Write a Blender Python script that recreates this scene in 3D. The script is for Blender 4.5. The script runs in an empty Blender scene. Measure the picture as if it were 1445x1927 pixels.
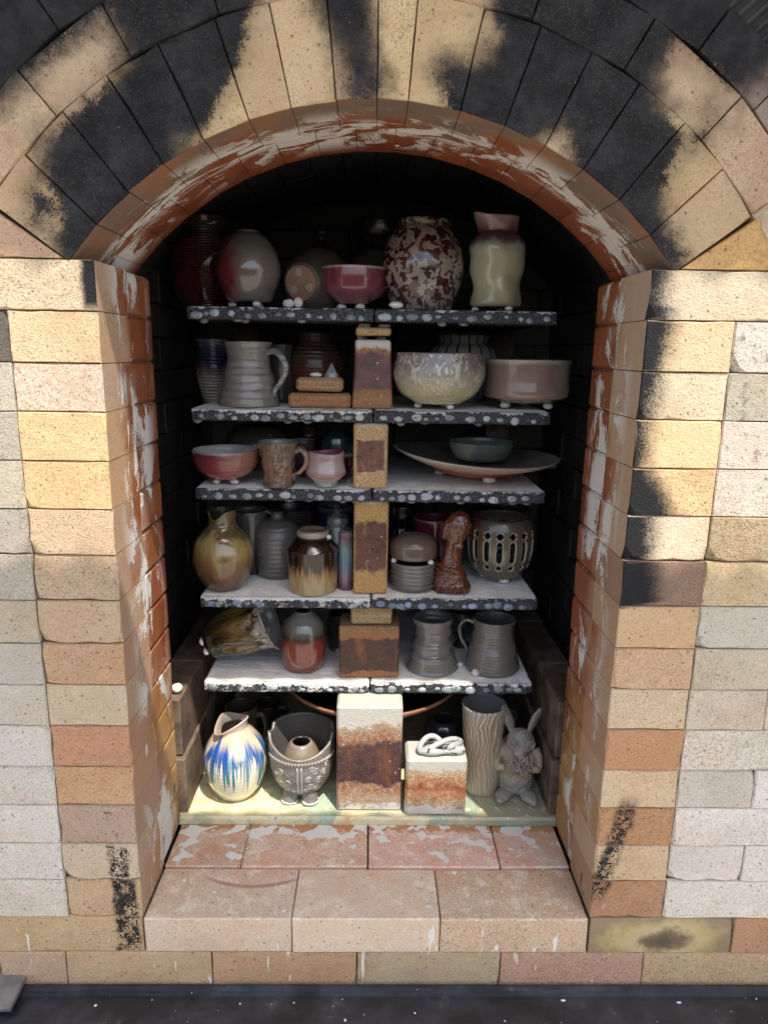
import bpy, bmesh, math, random
from mathutils import Vector, Matrix, noise as mnoise
random.seed(7)
sc = bpy.context.scene
col = sc.collection
R = math.radians

# ------------------------------------------------------------------ camera
CAM = (0.00135, -0.9108, 0.8564); YAW, PITCH, ROLL, FPX = 0.01641, -0.22682, 0.01534, 1313.34
cd = bpy.data.cameras.new('camera'); cam = bpy.data.objects.new('camera', cd); col.objects.link(cam)
_f = Vector((math.sin(YAW)*math.cos(PITCH), math.cos(YAW)*math.cos(PITCH), math.sin(PITCH)))
_r0 = Vector((math.cos(YAW), -math.sin(YAW), 0)); _u0 = _r0.cross(_f)
_r = math.cos(ROLL)*_r0 + math.sin(ROLL)*_u0; _u = -math.sin(ROLL)*_r0 + math.cos(ROLL)*_u0
cam.matrix_world = Matrix(((_r.x, _u.x, -_f.x, CAM[0]), (_r.y, _u.y, -_f.y, CAM[1]), (_r.z, _u.z, -_f.z, CAM[2]), (0, 0, 0, 1)))
cd.sensor_fit = 'HORIZONTAL'; cd.sensor_width = 36; cd.lens = 36*FPX/1445
cd.clip_start = 0.02; cd.clip_end = 500
sc.camera = cam

# ------------------------------------------------------------------ sky and sun
SUN = Vector((0.55, -1.0, 2.40)).normalized()            # towards the sun
world = bpy.data.worlds.new('World'); sc.world = world; world.use_nodes = True
wn = world.node_tree; bg = wn.nodes['Background']
sky = wn.nodes.new('ShaderNodeTexSky'); sky.sky_type = 'NISHITA'; sky.sun_disc = False
sky.sun_elevation = math.asin(SUN.z); sky.sun_rotation = math.atan2(SUN.x, SUN.y)
sky.air_density = 1.0; sky.dust_density = 3.5; sky.ozone_density = 1.0
wn.links.new(sky.outputs[0], bg.inputs[0]); bg.inputs[1].default_value = 0.15
sl = bpy.data.lights.new('sun', 'SUN'); sl.energy = 2.75; sl.angle = R(0.53); sl.color = (1, .93, .82)
sun = bpy.data.objects.new('sun', sl); col.objects.link(sun); sun.location = (1.5, -3, 6)
sun.rotation_euler = SUN.to_track_quat('Z', 'Y').to_euler()
sc.view_settings.view_transform = 'Standard'; sc.view_settings.look = 'None'
sc.view_settings.exposure = 1.25; sc.view_settings.gamma = 1
sc.render.engine = 'CYCLES'; sc.cycles.max_bounces = 6; sc.cycles.diffuse_bounces = 4; sc.cycles.glossy_bounces = 3

# ------------------------------------------------------------------ helpers: pixels of the survey -> metres
def ray(px, py): return _f + _r*((px-722.5)/FPX) - _u*((py-963.5)/FPX)
def at(px, py, Y):
    d = ray(px, py); return Vector(CAM) + d*((Y-CAM[1])/d.y)
def atz(px, py, Z):
    d = ray(px, py); return Vector(CAM) + d*((Z-CAM[2])/d.z)

def srgb(h, k=1.0):
    h = h.lstrip('#'); o = []
    for i in (0, 2, 4):
        c = int(h[i:i+2], 16)/255; o.append(min(1, k*(c/12.92 if c <= .04045 else ((c+.055)/1.055)**2.4)))
    return (*o, 1)

# ------------------------------------------------------------------ objects
def tag(o, label=None, cat=None, group=None, kind=None):
    if label: o['label'] = label
    if cat: o['category'] = cat
    if group: o['group'] = group
    if kind: o['kind'] = kind
    return o
def empty(name, loc=(0, 0, 0), rz=0, parent=None):
    o = bpy.data.objects.new(name, None); col.objects.link(o); o.location = loc; o.rotation_euler = (0, 0, rz)
    o.empty_display_size = .02; o.parent = parent; return o
def mobj(name, me, mat=None, parent=None, loc=None, color=None):
    o = bpy.data.objects.new(name, me); col.objects.link(o); o.parent = parent
    if loc is not None: o.location = loc
    if mat is not None and not me.materials: me.materials.append(mat)
    if color is not None: o.color = color
    return o
def bmesh_to(name, bm, smooth=False):
    me = bpy.data.meshes.new(name); bm.normal_update(); bm.to_mesh(me); bm.free()
    if smooth: me.polygons.foreach_set('use_smooth', [True]*len(me.polygons))
    return me

# ------------------------------------------------------------------ node helper
class NT:
    def __init__(s, name):
        s.m = bpy.data.materials.new(name); s.m.use_nodes = True; s.t = s.m.node_tree; s.n = s.t.nodes; s.p = s.n['Principled BSDF']
    def put(s, sock, v):
        if v is None: return
        if isinstance(v, bpy.types.NodeSocket): s.t.links.new(v, sock)
        else:
            if hasattr(sock.default_value, '__len__') and not hasattr(v, '__len__'): v = [v]*len(sock.default_value)
            if hasattr(sock.default_value, '__len__') and len(sock.default_value) == 3 and len(v) == 4: v = v[:3]
            sock.default_value = v
    def math(s, op, a, b=0.0, c=None, clamp=False):
        n = s.n.new('ShaderNodeMath'); n.operation = op; n.use_clamp = clamp
        s.put(n.inputs[0], a); s.put(n.inputs[1], b)
        if c is not None: s.put(n.inputs[2], c)
        return n.outputs[0]
    def add(s, a, b): return s.math('ADD', a, b)
    def sub(s, a, b): return s.math('SUBTRACT', a, b)
    def mul(s, a, b, clamp=False): return s.math('MULTIPLY', a, b, clamp=clamp)
    def vmath(s, op, a, b=(0, 0, 0)):
        n = s.n.new('ShaderNodeVectorMath'); n.operation = op; s.put(n.inputs[0], a); s.put(n.inputs[1], b); return n.outputs[0]
    def smooth(s, v, lo, hi):
        n = s.n.new('ShaderNodeMapRange'); n.interpolation_type = 'SMOOTHSTEP'; s.put(n.inputs[0], v)
        s.put(n.inputs[1], lo); s.put(n.inputs[2], hi); n.inputs[3].default_value = 0; n.inputs[4].default_value = 1; return n.outputs[0]
    def mix(s, f, a, b, mode='MIX'):
        n = s.n.new('ShaderNodeMix'); n.data_type = 'RGBA'; n.blend_type = mode
        s.put(n.inputs[0], f); s.put(n.inputs[6], a); s.put(n.inputs[7], b); return n.outputs[2]
    def fmix(s, f, a, b):
        n = s.n.new('ShaderNodeMix'); n.data_type = 'FLOAT'; s.put(n.inputs[0], f); s.put(n.inputs[2], a); s.put(n.inputs[3], b); return n.outputs[0]
    def ramp(s, f, stops, interp='LINEAR'):
        n = s.n.new('ShaderNodeValToRGB'); r = n.color_ramp; r.interpolation = interp
        for i, (p, c) in enumerate(stops):
            e = r.elements[i] if i < 2 else r.elements.new(p)
            e.position = p; e.color = c if hasattr(c, '__len__') else (c, c, c, 1)
        s.put(n.inputs[0], f); return n.outputs[0]
    def noise(s, vec, scale, detail=3, rough=.55, dist=0, out=0):
        n = s.n.new('ShaderNodeTexNoise'); s.put(n.inputs['Vector'], vec); n.inputs['Scale'].default_value = scale
        n.inputs['Detail'].default_value = detail; n.inputs['Roughness'].default_value = rough; n.inputs['Distortion'].default_value = dist
        return n.outputs[out]
    def voro(s, vec, scale, feature='F1', out=0):
        n = s.n.new('ShaderNodeTexVoronoi'); n.feature = feature; s.put(n.inputs['Vector'], vec); n.inputs['Scale'].default_value = scale; return n.outputs[out]
    def wave(s, vec, scale, dist=0, direction='Z'):
        n = s.n.new('ShaderNodeTexWave'); n.bands_direction = direction; s.put(n.inputs['Vector'], vec); n.inputs['Scale'].default_value = scale
        n.inputs['Distortion'].default_value = dist; n.inputs['Detail'].default_value = 2; return n.outputs[1]
    def scale3(s, vec, v): return s.vmath('MULTIPLY', vec, v)
    def sep(s, vec):
        n = s.n.new('ShaderNodeSeparateXYZ'); s.put(n.inputs[0], vec); return n.outputs
    def comb(s, x, y, z):
        n = s.n.new('ShaderNodeCombineXYZ'); s.put(n.inputs[0], x); s.put(n.inputs[1], y); s.put(n.inputs[2], z); return n.outputs[0]
    def geo(s, k='Position'): return s.n.new('ShaderNodeNewGeometry').outputs[k]
    def obj(s, k='Object'): return s.n.new('ShaderNodeTexCoord').outputs[k]
    def info(s, k): return s.n.new('ShaderNodeObjectInfo').outputs[k]
    def bump(s, h, strength=.5, dist=.002, prev=None):
        n = s.n.new('ShaderNodeBump'); n.inputs['Strength'].default_value = strength; n.inputs['Distance'].default_value = dist
        s.put(n.inputs['Height'], h)
        if prev is not None: s.put(n.inputs['Normal'], prev)
        return n.outputs[0]
    def done(s, color, rough=.8, normal=None, coat=None, spec=None, metal=None):
        s.put(s.p.inputs['Base Color'], color); s.put(s.p.inputs['Roughness'], rough)
        if normal is not None: s.put(s.p.inputs['Normal'], normal)
        if coat is not None:
            s.put(s.p.inputs['Coat Weight'], coat); s.p.inputs['Coat Roughness'].default_value = .06
        if spec is not None: s.put(s.p.inputs['Specular IOR Level'], spec)
        if metal is not None: s.put(s.p.inputs['Metallic'], metal)
        return s.m

SOOT = (0.012, 0.0125, 0.014, 1)
WHITE = srgb('e6e2da')

def brick_core(t, grain=1.0):
    """colour and bump of porous firebrick, tinted by the brick's own colour"""
    c = t.info('Color'); rnd = t.info('Random'); pos = t.geo()
    v = t.vmath('ADD', pos, t.comb(t.mul(rnd, 31.7), t.mul(rnd, 17.3), t.mul(rnd, 9.1)))
    lo = t.noise(v, 17, 3); mid = t.noise(v, 75, 3, .65); fine = t.noise(v, 420, 1, .6)
    c1 = t.mix(t.smooth(lo, .38, .72), c, t.mix(1, c, (1.0, .93, .90, 1), 'MULTIPLY'))
    big_st = t.smooth(t.noise(v, 7, 3, .6), .52, .70); c1 = t.mix(t.mul(big_st, .35), c1, t.mix(1, c1, (.74, .68, .63, 1), 'MULTIPLY'))
    c1 = t.mix(t.smooth(mid, .50, .75), c1, t.mix(1, c1, (1.14, 1.12, 1.10, 1), 'MULTIPLY'))
    c1 = t.mix(t.mul(t.smooth(fine, .54, .36), t.add(.35, t.mul(rnd, .5))), c1, t.mix(1, c1, (.66, .60, .54, 1), 'MULTIPLY'))
    pit = t.voro(v, 190); big = t.voro(v, 62)
    pk = t.mul(t.smooth(pit, .20, .11), t.smooth(t.noise(v, 30, 2), .46, .60))
    bk = t.smooth(big, .15, .08)
    c1 = t.mix(t.mul(t.math('MAXIMUM', pk, t.mul(bk, .8)), .72), c1, (.09, .065, .05, 1))
    h = t.add(t.add(t.mul(fine, .5*grain), t.mul(mid, .8)), t.mul(t.smooth(pit, .24, .13), -.45))
    return pos, v, c1, h, fine, mid, lo

# soot on the arch: outlines surveyed on the wall plane, turned into a distance field in (angle, radius)
AZ, AR = 0.678, 0.468
soot_px = [
 [(470,-60),(466,20),(455,70),(440,112),(425,152),(402,196),(378,238),(352,250),(322,272),(345,318),(330,350),(250,410),(160,530),(122,500),(116,452),(124,402),(108,352),(90,325),(86,278),(138,224),(205,166),(226,146),(250,106),(205,8),(205,-60)],
 [(215,-10),(205,6),(120,72),(40,140),(0,176),(-90,260),(-90,-90),(215,-90)],
 [(596,-60),(600,0),(622,40),(648,80),(656,112),(666,132),(659,160),(652,205),(692,205),(682,168),(716,172),(705,140),(697,100),(690,50),(690,-60)],
 [(925,-60),(938,30),(955,88),(935,116),(882,134),(838,120),(828,142),(846,168),(838,222),(870,232),(955,262),(1000,268),(1030,240),(1060,231),(1078,244),(1086,330),(1095,365),(1150,410),(1170,440),(1205,480),(1255,520),(1292,486),(1252,440),(1236,400),(1236,368),(1250,330),(1268,290),(1284,262),(1262,236),(1235,210),(1222,160),(1240,118),(1256,70),(1245,-60)],
 [(1245,-60),(1252,32),(1318,105),(1380,165),(1418,132),(1520,60),(1520,-60)],
 [(62,355),(80,345),(92,392),(84,420),(70,410)],
 [(1318,232),(1332,222),(1330,262),(1316,268)],
]
soot_w = [[(lambda v: (v.x, v.z))(at(x, y, 0)) for x, y in pl] for pl in soot_px]
def sdf(x, z):
    best = -1e9
    for pl in soot_w:
        d = 1e9; ins = False; n = len(pl)
        for i in range(n):
            ax, az = pl[i]; bx, bz = pl[(i+1) % n]; ex, ez = bx-ax, bz-az
            t = max(0, min(1, ((x-ax)*ex+(z-az)*ez)/(ex*ex+ez*ez+1e-12)))
            d = min(d, math.hypot(x-ax-t*ex, z-az-t*ez))
            if (az > z) != (bz > z) and x < (bx-ax)*(z-az)/(bz-az)+ax: ins = not ins
        best = max(best, d if ins else -d)
    return max(-1, min(1, best/.03))

def mat_arch_face():
    t = NT('arch_firebrick'); pos, v, c, h, fine, mid, lo = brick_core(t)
    wob = t.noise(pos, 60, 4, .65, out=1)
    p2 = t.vmath('ADD', pos, t.vmath('MULTIPLY', t.vmath('SUBTRACT', wob, (.5, .5, .5)), (.022, .022, .022)))
    x, y, z = t.sep(p2); dz = t.sub(z, AZ)
    ang = t.math('ARCTAN2', x, dz); rad = t.math('SQRT', t.add(t.mul(x, x), t.mul(dz, dz)))
    A0 = R(57); NS = 30; radii = [.455+.025*i for i in range(12)]
    def rampset(sign):
        f = t.mul(ang, sign/A0, clamp=True); outs = []
        for r in radii:
            st = []
            for k in range(NS+1):
                a = sign*A0*k/NS; st.append((k/NS, .5+.5*sdf(math.sin(a)*r, AZ+math.cos(a)*r)))
            outs.append(t.ramp(f, st))
        q = t.mul(t.sub(rad, radii[0]), 1/.025); acc = outs[0]
        for i in range(1, len(radii)): acc = t.mix(t.math('SUBTRACT', q, i-1, clamp=True), acc, outs[i])
        return acc
    field = t.mix(t.math('GREATER_THAN', ang, 0), rampset(-1), rampset(1))
    f2 = t.add(field, t.mul(t.sub(mid, .5), .35))
    f2 = t.add(f2, t.mul(t.sub(fine, .5), .42))
    soft = t.fmix(t.smooth(t.noise(pos, 9, 2), .40, .60), .14, .60)
    m = t.smooth(f2, t.sub(.5, soft), t.add(.5, t.mul(soft, .35)))
    halo = t.mul(t.smooth(t.add(f2, t.mul(t.sub(lo, .5), .5)), .0, .5), .55)
    c = t.mix(halo, c, t.mix(1, c, (.30, .28, .27, 1), 'MULTIPLY'))
    # grey smoke drifting over the rest
    drift = t.mul(t.smooth(t.noise(pos, 13, 4, .6), .53, .74), .65)
    m = t.math('MAXIMUM', m, t.mul(drift, t.smooth(fine, .30, .62)))
    worn = t.mul(t.smooth(t.voro(v, 46), .08, .03), t.smooth(t.noise(pos, 18, 2), .52, .60))
    m = t.mul(m, t.sub(1, t.mul(worn, .6)))
    sootc = t.mix(t.smooth(t.noise(pos, 20, 5, .7), .35, .75), SOOT, (.040, .039, .041, 1))
    sootc = t.mix(t.mul(t.smooth(fine, .58, .70), .35), sootc, t.mix(1, c, (.35, .34, .34, 1), 'MULTIPLY'))
    colr = t.mix(m, c, sootc)
    # soffit edge: burnt tan
    return t.done(colr, t.fmix(m, .92, .75), t.bump(h, .75, .0022), spec=.2)

def mat_front():
    t = NT('wall_firebrick'); pos, v, c, h, fine, mid, lo = brick_core(t)
    x, y, z = t.sep(pos); ny = t.sep(t.geo('Normal'))[1]; nb = t.noise(pos, 38, 4, .7)
    jit = t.mul(t.sub(nb, .5), .028)
    # smoke licked out along the right jamb
    zz = t.mul(t.sub(z, .5), 1/.48, clamp=True)
    wr = [(0, 0), (.025, 0), (.05, .055), (.17, .042), (.20, .052), (.29, .046), (.33, .038), (.42, .017), (.45, .02), (.57, .020), (.60, .022), (.70, .026), (.735, .030), (.86, .042), (.875, .022), (1, .03)]
    w = t.mul(t.ramp(zz, [(a, b/.06) for a, b in wr]), t.mul(t.add(.62, t.mul(t.info('Random'), .75)), .06))
    dx = t.sub(x, .345)
    s1 = t.smooth(t.add(t.add(t.sub(w, dx), t.mul(jit, 1.1)), t.mul(t.sub(fine, .5), .030)), -.026, .012)
    s1 = t.mul(s1, t.mul(t.math('GREATER_THAN', w, .001), t.math('GREATER_THAN', x, 0)))
    # thin black lip on the left jamb, top course
    s2 = t.mul(t.smooth(t.add(x, t.mul(jit, .7)), -.368, -.357), t.mul(t.smooth(z, .893, .912), t.math('LESS_THAN', x, 0)))
    # sooty brush marks near the sill
    def box(x0, x1, z0, z1, thr, k=1.0):
        d = t.math('MINIMUM', t.math('MINIMUM', t.sub(x, x0), t.sub(x1, x)), t.math('MINIMUM', t.sub(z, z0), t.sub(z1, z)))
        e = t.smooth(t.add(d, t.mul(jit, k)), -.002, .006)
        return t.mul(e, t.smooth(t.add(t.mul(mid, .55), t.mul(fine, .55)), thr, thr+.10))
    s3 = t.math('MAXIMUM', box(-.391, -.350, -.064, .071, .47, .7), box(-.391, -.358, .071, .128, .50, 1.1))
    s3 = t.math('MAXIMUM', s3, box(-.395, -.372, .131, .19, .58, 1.2))
    sr = t.add(.40, t.mul(t.sub(z, .2), .22))
    d = t.sub(.017, t.math('ABSOLUTE', t.sub(x, t.sub(sr, .013))))
    s4 = t.mul(t.smooth(t.add(d, t.mul(jit, .9)), -.003, .008), t.smooth(t.add(t.mul(mid, .55), t.mul(fine, .6)), .47, .60))
    s4 = t.mul(s4, t.mul(t.smooth(z, .02, .05), t.smooth(z, .225, .19)))
    m = t.math('MAXIMUM', t.math('MAXIMUM', s1, s2), t.math('MAXIMUM', s3, s4))
    # smoky corners on the outer columns
    drift = t.mul(t.smooth(nb, .54, .72), t.mul(t.smooth(z, .5, .72), .6))
    outer = t.smooth(t.math('ABSOLUTE', x), .452, .462)
    m = t.math('MAXIMUM', m, t.mul(drift, outer))
    m = t.mul(m, t.smooth(ny, -.25, -.6))
    # lime drips low on the wall
    sv = t.scale3(pos, (1, 1, .16)); dr = t.mul(t.smooth(t.noise(sv, 62, 2, .5), .66, .70), t.smooth(z, .04, -.02))
    c = t.mix(t.mul(dr, .8), c, WHITE)
    dirt = t.mul(t.smooth(t.noise(pos, 4.5, 5, .65), .48, .72), .34); c = t.mix(dirt, c, t.mix(1, c, (.66, .60, .54, 1), 'MULTIPLY'))
    colr = t.mix(m, c, SOOT)
    return t.done(colr, t.fmix(m, .93, .7), t.bump(h, .85, .0024), spec=.3)

def mat_reveal():
    """glazed inner faces of the doorway: salt orange, brown and yellow with smears of white wash"""
    t = NT('doorway_firebrick'); pos, v, c, h, fine, mid, lo = brick_core(t, .7)
    x, y, z = t.sep(pos); w = t.mul(y, 1/.22)
    n1 = t.noise(pos, 14, 4, .6); n2 = t.noise(t.scale3(pos, (1, 1, .35)), 40, 4, .65)
    rnd = t.info('Random')
    wv = t.add(t.add(w, t.mul(t.sub(n1, .5), .9)), t.mul(t.sub(rnd, .5), .34))
    c = t.mix(.62, c, t.mix(n2, srgb('97765f'), srgb('b08a70')))
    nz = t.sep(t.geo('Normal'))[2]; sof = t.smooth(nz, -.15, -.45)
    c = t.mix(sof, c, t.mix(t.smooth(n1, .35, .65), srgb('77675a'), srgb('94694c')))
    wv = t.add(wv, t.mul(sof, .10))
    org = t.smooth(wv, .32, .66); brn = t.smooth(wv, .80, 1.12)
    c1 = t.mix(t.mul(org, .9), c, t.mix(n2, srgb('a0552c'), srgb('7d4a30')))
    yel = t.mul(t.smooth(t.add(z, t.mul(t.sub(n2, .5), .3)), .40, .20), t.mul(org, t.math('LESS_THAN', t.math('ABSOLUTE', z), .5)))
    c1 = t.mix(t.mul(yel, .7), c1, t.mix(n2, srgb('a8824a'), srgb('c4a468')))
    c1 = t.mix(t.mul(brn, .75), c1, srgb('6b3420'))
    # front strip stays burnt tan-grey on the soffit
    sv = t.scale3(pos, (1.0, 1.3, .62)); q = t.noise(sv, 12, 6, .66, .6)
    band = t.mul(t.smooth(w, .10, .38), t.smooth(w, 1.0, .72))
    wash = t.mul(t.smooth(t.add(q, t.mul(t.sub(fine, .5), .14)), .515, .55), band)
    arcn = t.noise(t.scale3(pos, (.5, 2.2, .5)), 26, 4, .65)
    wash = t.math('MAXIMUM', wash, t.mul(sof, t.mul(t.smooth(arcn, .50, .55), t.mul(t.smooth(w, .30, .42), t.smooth(w, .66, .52)))))
    drop = t.smooth(t.voro(t.scale3(t.vmath('ADD', pos, t.scale3(t.noise(pos, 30, 2, out=1), (.02, .02, .02))), (1, 1, .5)), 17), .11, .08)
    wash = t.math('MAXIMUM', wash, t.mul(drop, t.smooth(n1, .50, .56)))
    c1 = t.mix(t.mul(wash, .93), c1, srgb('d9d6d0'))
    sm = t.mul(t.smooth(t.noise(t.scale3(pos, (1, 1, .3)), 30, 3), .66, .74), t.smooth(z, .2, .05))
    c1 = t.mix(sm, c1, (.05, .05, .055, 1))
    rough = t.fmix(t.mul(org, t.sub(1, wash)), .85, .40)
    hh = t.add(t.mul(h, .6), t.mul(wash, .7))
    return t.done(c1, rough, t.bump(hh, .6, .002), spec=.4)

def mat_sill():
    t = NT('sill_firebrick'); pos, v, c, h, fine, mid, lo = brick_core(t, .8)
    x, y, z = t.sep(pos); nz = t.sep(t.geo('Normal'))[2]; up = t.smooth(nz, .3, .7)
    n1 = t.noise(pos, 15, 4, .6); n2 = t.noise(pos, 40, 4, .7)
    pink = t.mul(t.mul(t.smooth(n1, .36, .62), t.smooth(y, .04, .10)), .55)
    c1 = t.mix(pink, c, t.mix(1, c, (1.0, .74, .68, 1), 'MULTIPLY'))
    haze = t.mul(t.mul(t.smooth(t.noise(pos, 22, 5, .75), .47, .66), up), t.add(.45, t.mul(t.smooth(fine, .4, .6), .5)))
    c1 = t.mix(haze, c1, srgb('e8dccb'))
    q = t.noise(t.scale3(pos, (1, 1.2, 1)), 27, 3, .5, .5)
    thick = t.mul(t.smooth(t.add(q, t.mul(t.smooth(y, .12, .22), .09)), .60, .625), t.mul(up, t.smooth(y, .10, .13)))
    spots = t.mul(t.smooth(t.voro(pos, 30), .15, .11), t.mul(up, t.smooth(n1, .5, .54)))
    thick = t.math('MAXIMUM', thick, spots)
    orn = t.mul(t.smooth(t.add(y, t.mul(t.sub(n2, .5), .05)), .196, .205), up)
    c1 = t.mix(t.mul(orn, .8), c1, srgb('b47a48'))
    c1 = t.mix(thick, c1, srgb('e2dfd9'))
    # rust-red scorch arc on the left brick
    ax = t.add(x, .19); arc = t.sub(t.sub(y, .066), t.mul(t.mul(ax, ax), 3.2))
    am = t.mul(t.smooth(t.math('ABSOLUTE', arc), .006, .001), t.mul(t.smooth(t.math('ABSOLUTE', ax), .10, .05), up))
    c1 = t.mix(t.mul(am, .6), c1, srgb('9c5148'))
    dr = t.mul(t.smooth(t.noise(t.scale3(pos, (1, 1, .2)), 55, 2), .66, .70), t.sub(1, up))
    c1 = t.mix(t.mul(dr, .85), c1, WHITE)
    hh = t.add(h, t.mul(thick, 1.2))
    return t.done(c1, .88, t.bump(hh, .7, .002), spec=.3)

def mat_simple(name, hexa, rough=.8, n=40, amp=.35, bump=.4, bscale=150, **kw):
    t = NT(name); pos = t.obj(); a = srgb(hexa)
    c = t.mix(t.smooth(t.noise(pos, n, 5, .65), .3, .7), [x*(1-amp) for x in a[:3]]+[1], [min(1, x*(1+amp*.6)) for x in a[:3]]+[1])
    return t.done(c, rough, t.bump(t.noise(pos, bscale, 4, .7), bump, .002), **kw)

def mat_chamber():
    t = NT('sooty_chamber_brick'); pos = t.geo(); c = t.info('Color'); n = t.noise(pos, 16, 5, .7); f = t.noise(pos, 220, 2)
    k = t.mix(t.smooth(n, .3, .7), t.mix(1, c, (.55, .55, .6, 1), 'MULTIPLY'), c)
    return t.done(k, .55, t.bump(t.add(f, n), .5, .003))

def mat_floor():
    t = NT('glazed_floor_slab'); pos = t.geo(); n = t.noise(pos, 11, 4, .6, .6); g = t.noise(pos, 55, 5, .7); f = t.noise(pos, 300, 2)
    x, y, z = t.sep(pos)
    c = t.ramp(t.add(t.mul(n, .8), t.mul(g, .2)), [(.3, srgb('c98f63')), (.40, srgb('d6c08c')), (.48, srgb('dcd6ae')), (.56, srgb('a9b093')), (.62, srgb('9fb9a6')), (.72, srgb('b9b48c'))])
    right = t.smooth(t.add(x, t.mul(n, .15)), .18, .30)
    c = t.mix(t.mul(right, .75), c, t.mix(g, srgb('7b8574'), srgb('a6a890')))
    crust = t.smooth(g, .60, .68); c = t.mix(t.mul(crust, .8), c, srgb('e2dcc8'))
    spk = t.smooth(t.voro(pos, 95), .12, .07); c = t.mix(t.mul(spk, .7), c, srgb('54585a'))
    blue = t.mul(t.smooth(t.voro(pos, 21), .10, .05), .7); c = t.mix(blue, c, srgb('5d7f9e'))
    return t.done(c, t.fmix(crust, .35, .8), t.bump(t.add(g, t.mul(f, .4)), .7, .003), coat=.25)

def mat_shelf():
    t = NT('silicon_carbide_shelf'); o = t.obj(); pos = t.geo(); wsh = t.info('Color')
    x, y, z = t.sep(o); f = t.noise(pos, 420, 2, .6); m = t.noise(pos, 70, 5, .7); b = t.noise(t.scale3(pos, (1, 1, .6)), 36, 4, .7)
    c = t.mix(t.smooth(f, .52, .70), (.020, .022, .027, 1), (.17, .18, .20, 1))
    amt = t.sep(wsh)[0]
    lip = t.smooth(t.add(t.add(t.mul(z, 1/.021), t.mul(amt, .42)), t.add(t.mul(t.sub(b, .5), 1.1), t.mul(t.sub(m, .5), .9))), .98, 1.06)
    crust = t.smooth(t.add(t.add(m, t.mul(amt, .26)), t.mul(t.sub(f, .5), .3)), .76, .84)
    wv = t.math('MAXIMUM', lip, t.mul(crust, .7))
    c = t.mix(t.mul(wv, t.smooth(f, .30, .48)), c, srgb('d8d8d6'))
    return t.done(c, .75, t.bump(t.add(t.add(f, m), wv), .8, .002))

def mat_wash():
    t = NT('kiln_wash'); pos = t.geo(); n = t.noise(pos, 26, 5, .65, .7); f = t.noise(pos, 260, 3, .6); r = t.noise(t.scale3(pos, (.5, 1.4, 1)), 60, 4, .6, 1)
    c = t.mix(t.smooth(n, .3, .7), srgb('e2ddd2'), srgb('fbf8f1'))
    c = t.mix(t.mul(t.smooth(t.voro(pos, 120), .10, .05), .7), c, srgb('6f6a62'))
    return t.done(c, .9, t.bump(t.add(t.add(n, r), t.mul(f, .3)), .8, .004))

def mat_drip():
    t = NT('frozen_glaze_drip'); pos = t.geo(); c = t.info('Color'); v = t.voro(pos, 330); n = t.noise(pos, 180, 3)
    k = t.mix(t.smooth(v, .30, .14), c, t.mix(1, c, (.22, .25, .32, 1), 'MULTIPLY'))
    k = t.mix(t.smooth(n, .56, .66), k, (.10, .11, .13, 1))
    return t.done(k, .4, t.bump(n, .8, .002), coat=.3)

def mat_post(name, body, band, lo, hi, white_top=0.0, white_bot=0.0, rust=None, gloss=.35, edge=.10, inset=0.0):
    """kiln furniture: porous end zones, a flashed brown band between fractions lo and hi of the height"""
    t = NT(name); g = t.obj('Generated'); pos = t.geo(); z = t.sep(g)[2]
    n = t.noise(pos, 48, 5, .7); m = t.noise(pos, 150, 4, .7); f = t.noise(pos, 420, 2)
    zz = t.add(t.add(z, t.mul(t.sub(n, .5), edge*2.2+.08)), t.mul(t.sub(t.noise(pos, 13, 3), .5), .22))
    b = t.mul(t.smooth(zz, lo, lo+edge), t.smooth(zz, hi, hi-edge))
    if inset:
        gx = t.math('ABSOLUTE', t.sub(t.sep(g)[0], .5)); b = t.mul(b, t.smooth(t.add(gx, t.mul(t.sub(n, .5), .08)), .5-inset*.6, .5-inset*1.4))
    bd = t.mix(t.smooth(f, .40, .62), srgb(body, .55), srgb(body))
    bd = t.mix(t.mul(t.smooth(m, .58, .66), .5), bd, srgb(body, 1.25))
    bn = t.mix(t.smooth(n, .35, .65), srgb(band, .6), srgb(band, 1.2))
    st = t.smooth(t.noise(t.scale3(pos, (1, 1, .3)), 36, 4, .7), .56, .68); bn = t.mix(t.mul(st, .6), bn, srgb(rust or body, .7))
    bn = t.mix(t.mul(t.smooth(f, .58, .68), .5), bn, srgb(body, .6))
    c = t.mix(b, bd, bn)
    halo = t.mul(t.mul(t.smooth(zz, lo-.10, lo), t.smooth(zz, hi+.10, hi)), t.sub(1, b))
    if rust: c = t.mix(t.mul(halo, t.smooth(m, .35, .6)), c, srgb(rust))
    if white_top: c = t.mix(t.smooth(t.add(zz, t.mul(t.sub(m, .5), .1)), 1-white_top, 1-white_top+.05), c, srgb('b8b4aa'))
    if white_bot: c = t.mix(t.smooth(t.sub(zz, t.mul(t.sub(m, .5), .2)), white_bot, white_bot-.05), c, srgb('c4c0b7'))
    wv = t.smooth(t.voro(pos, 60), .12, .06); c = t.mix(t.mul(wv, .5*bool(white_top)), c, srgb('e0ddd4'))
    return t.done(c, t.fmix(b, .9, gloss), t.bump(t.add(t.mul(m, .8), t.mul(f, t.fmix(b, .6, .1))), .8, .0022), coat=t.mul(b, .3))

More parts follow.
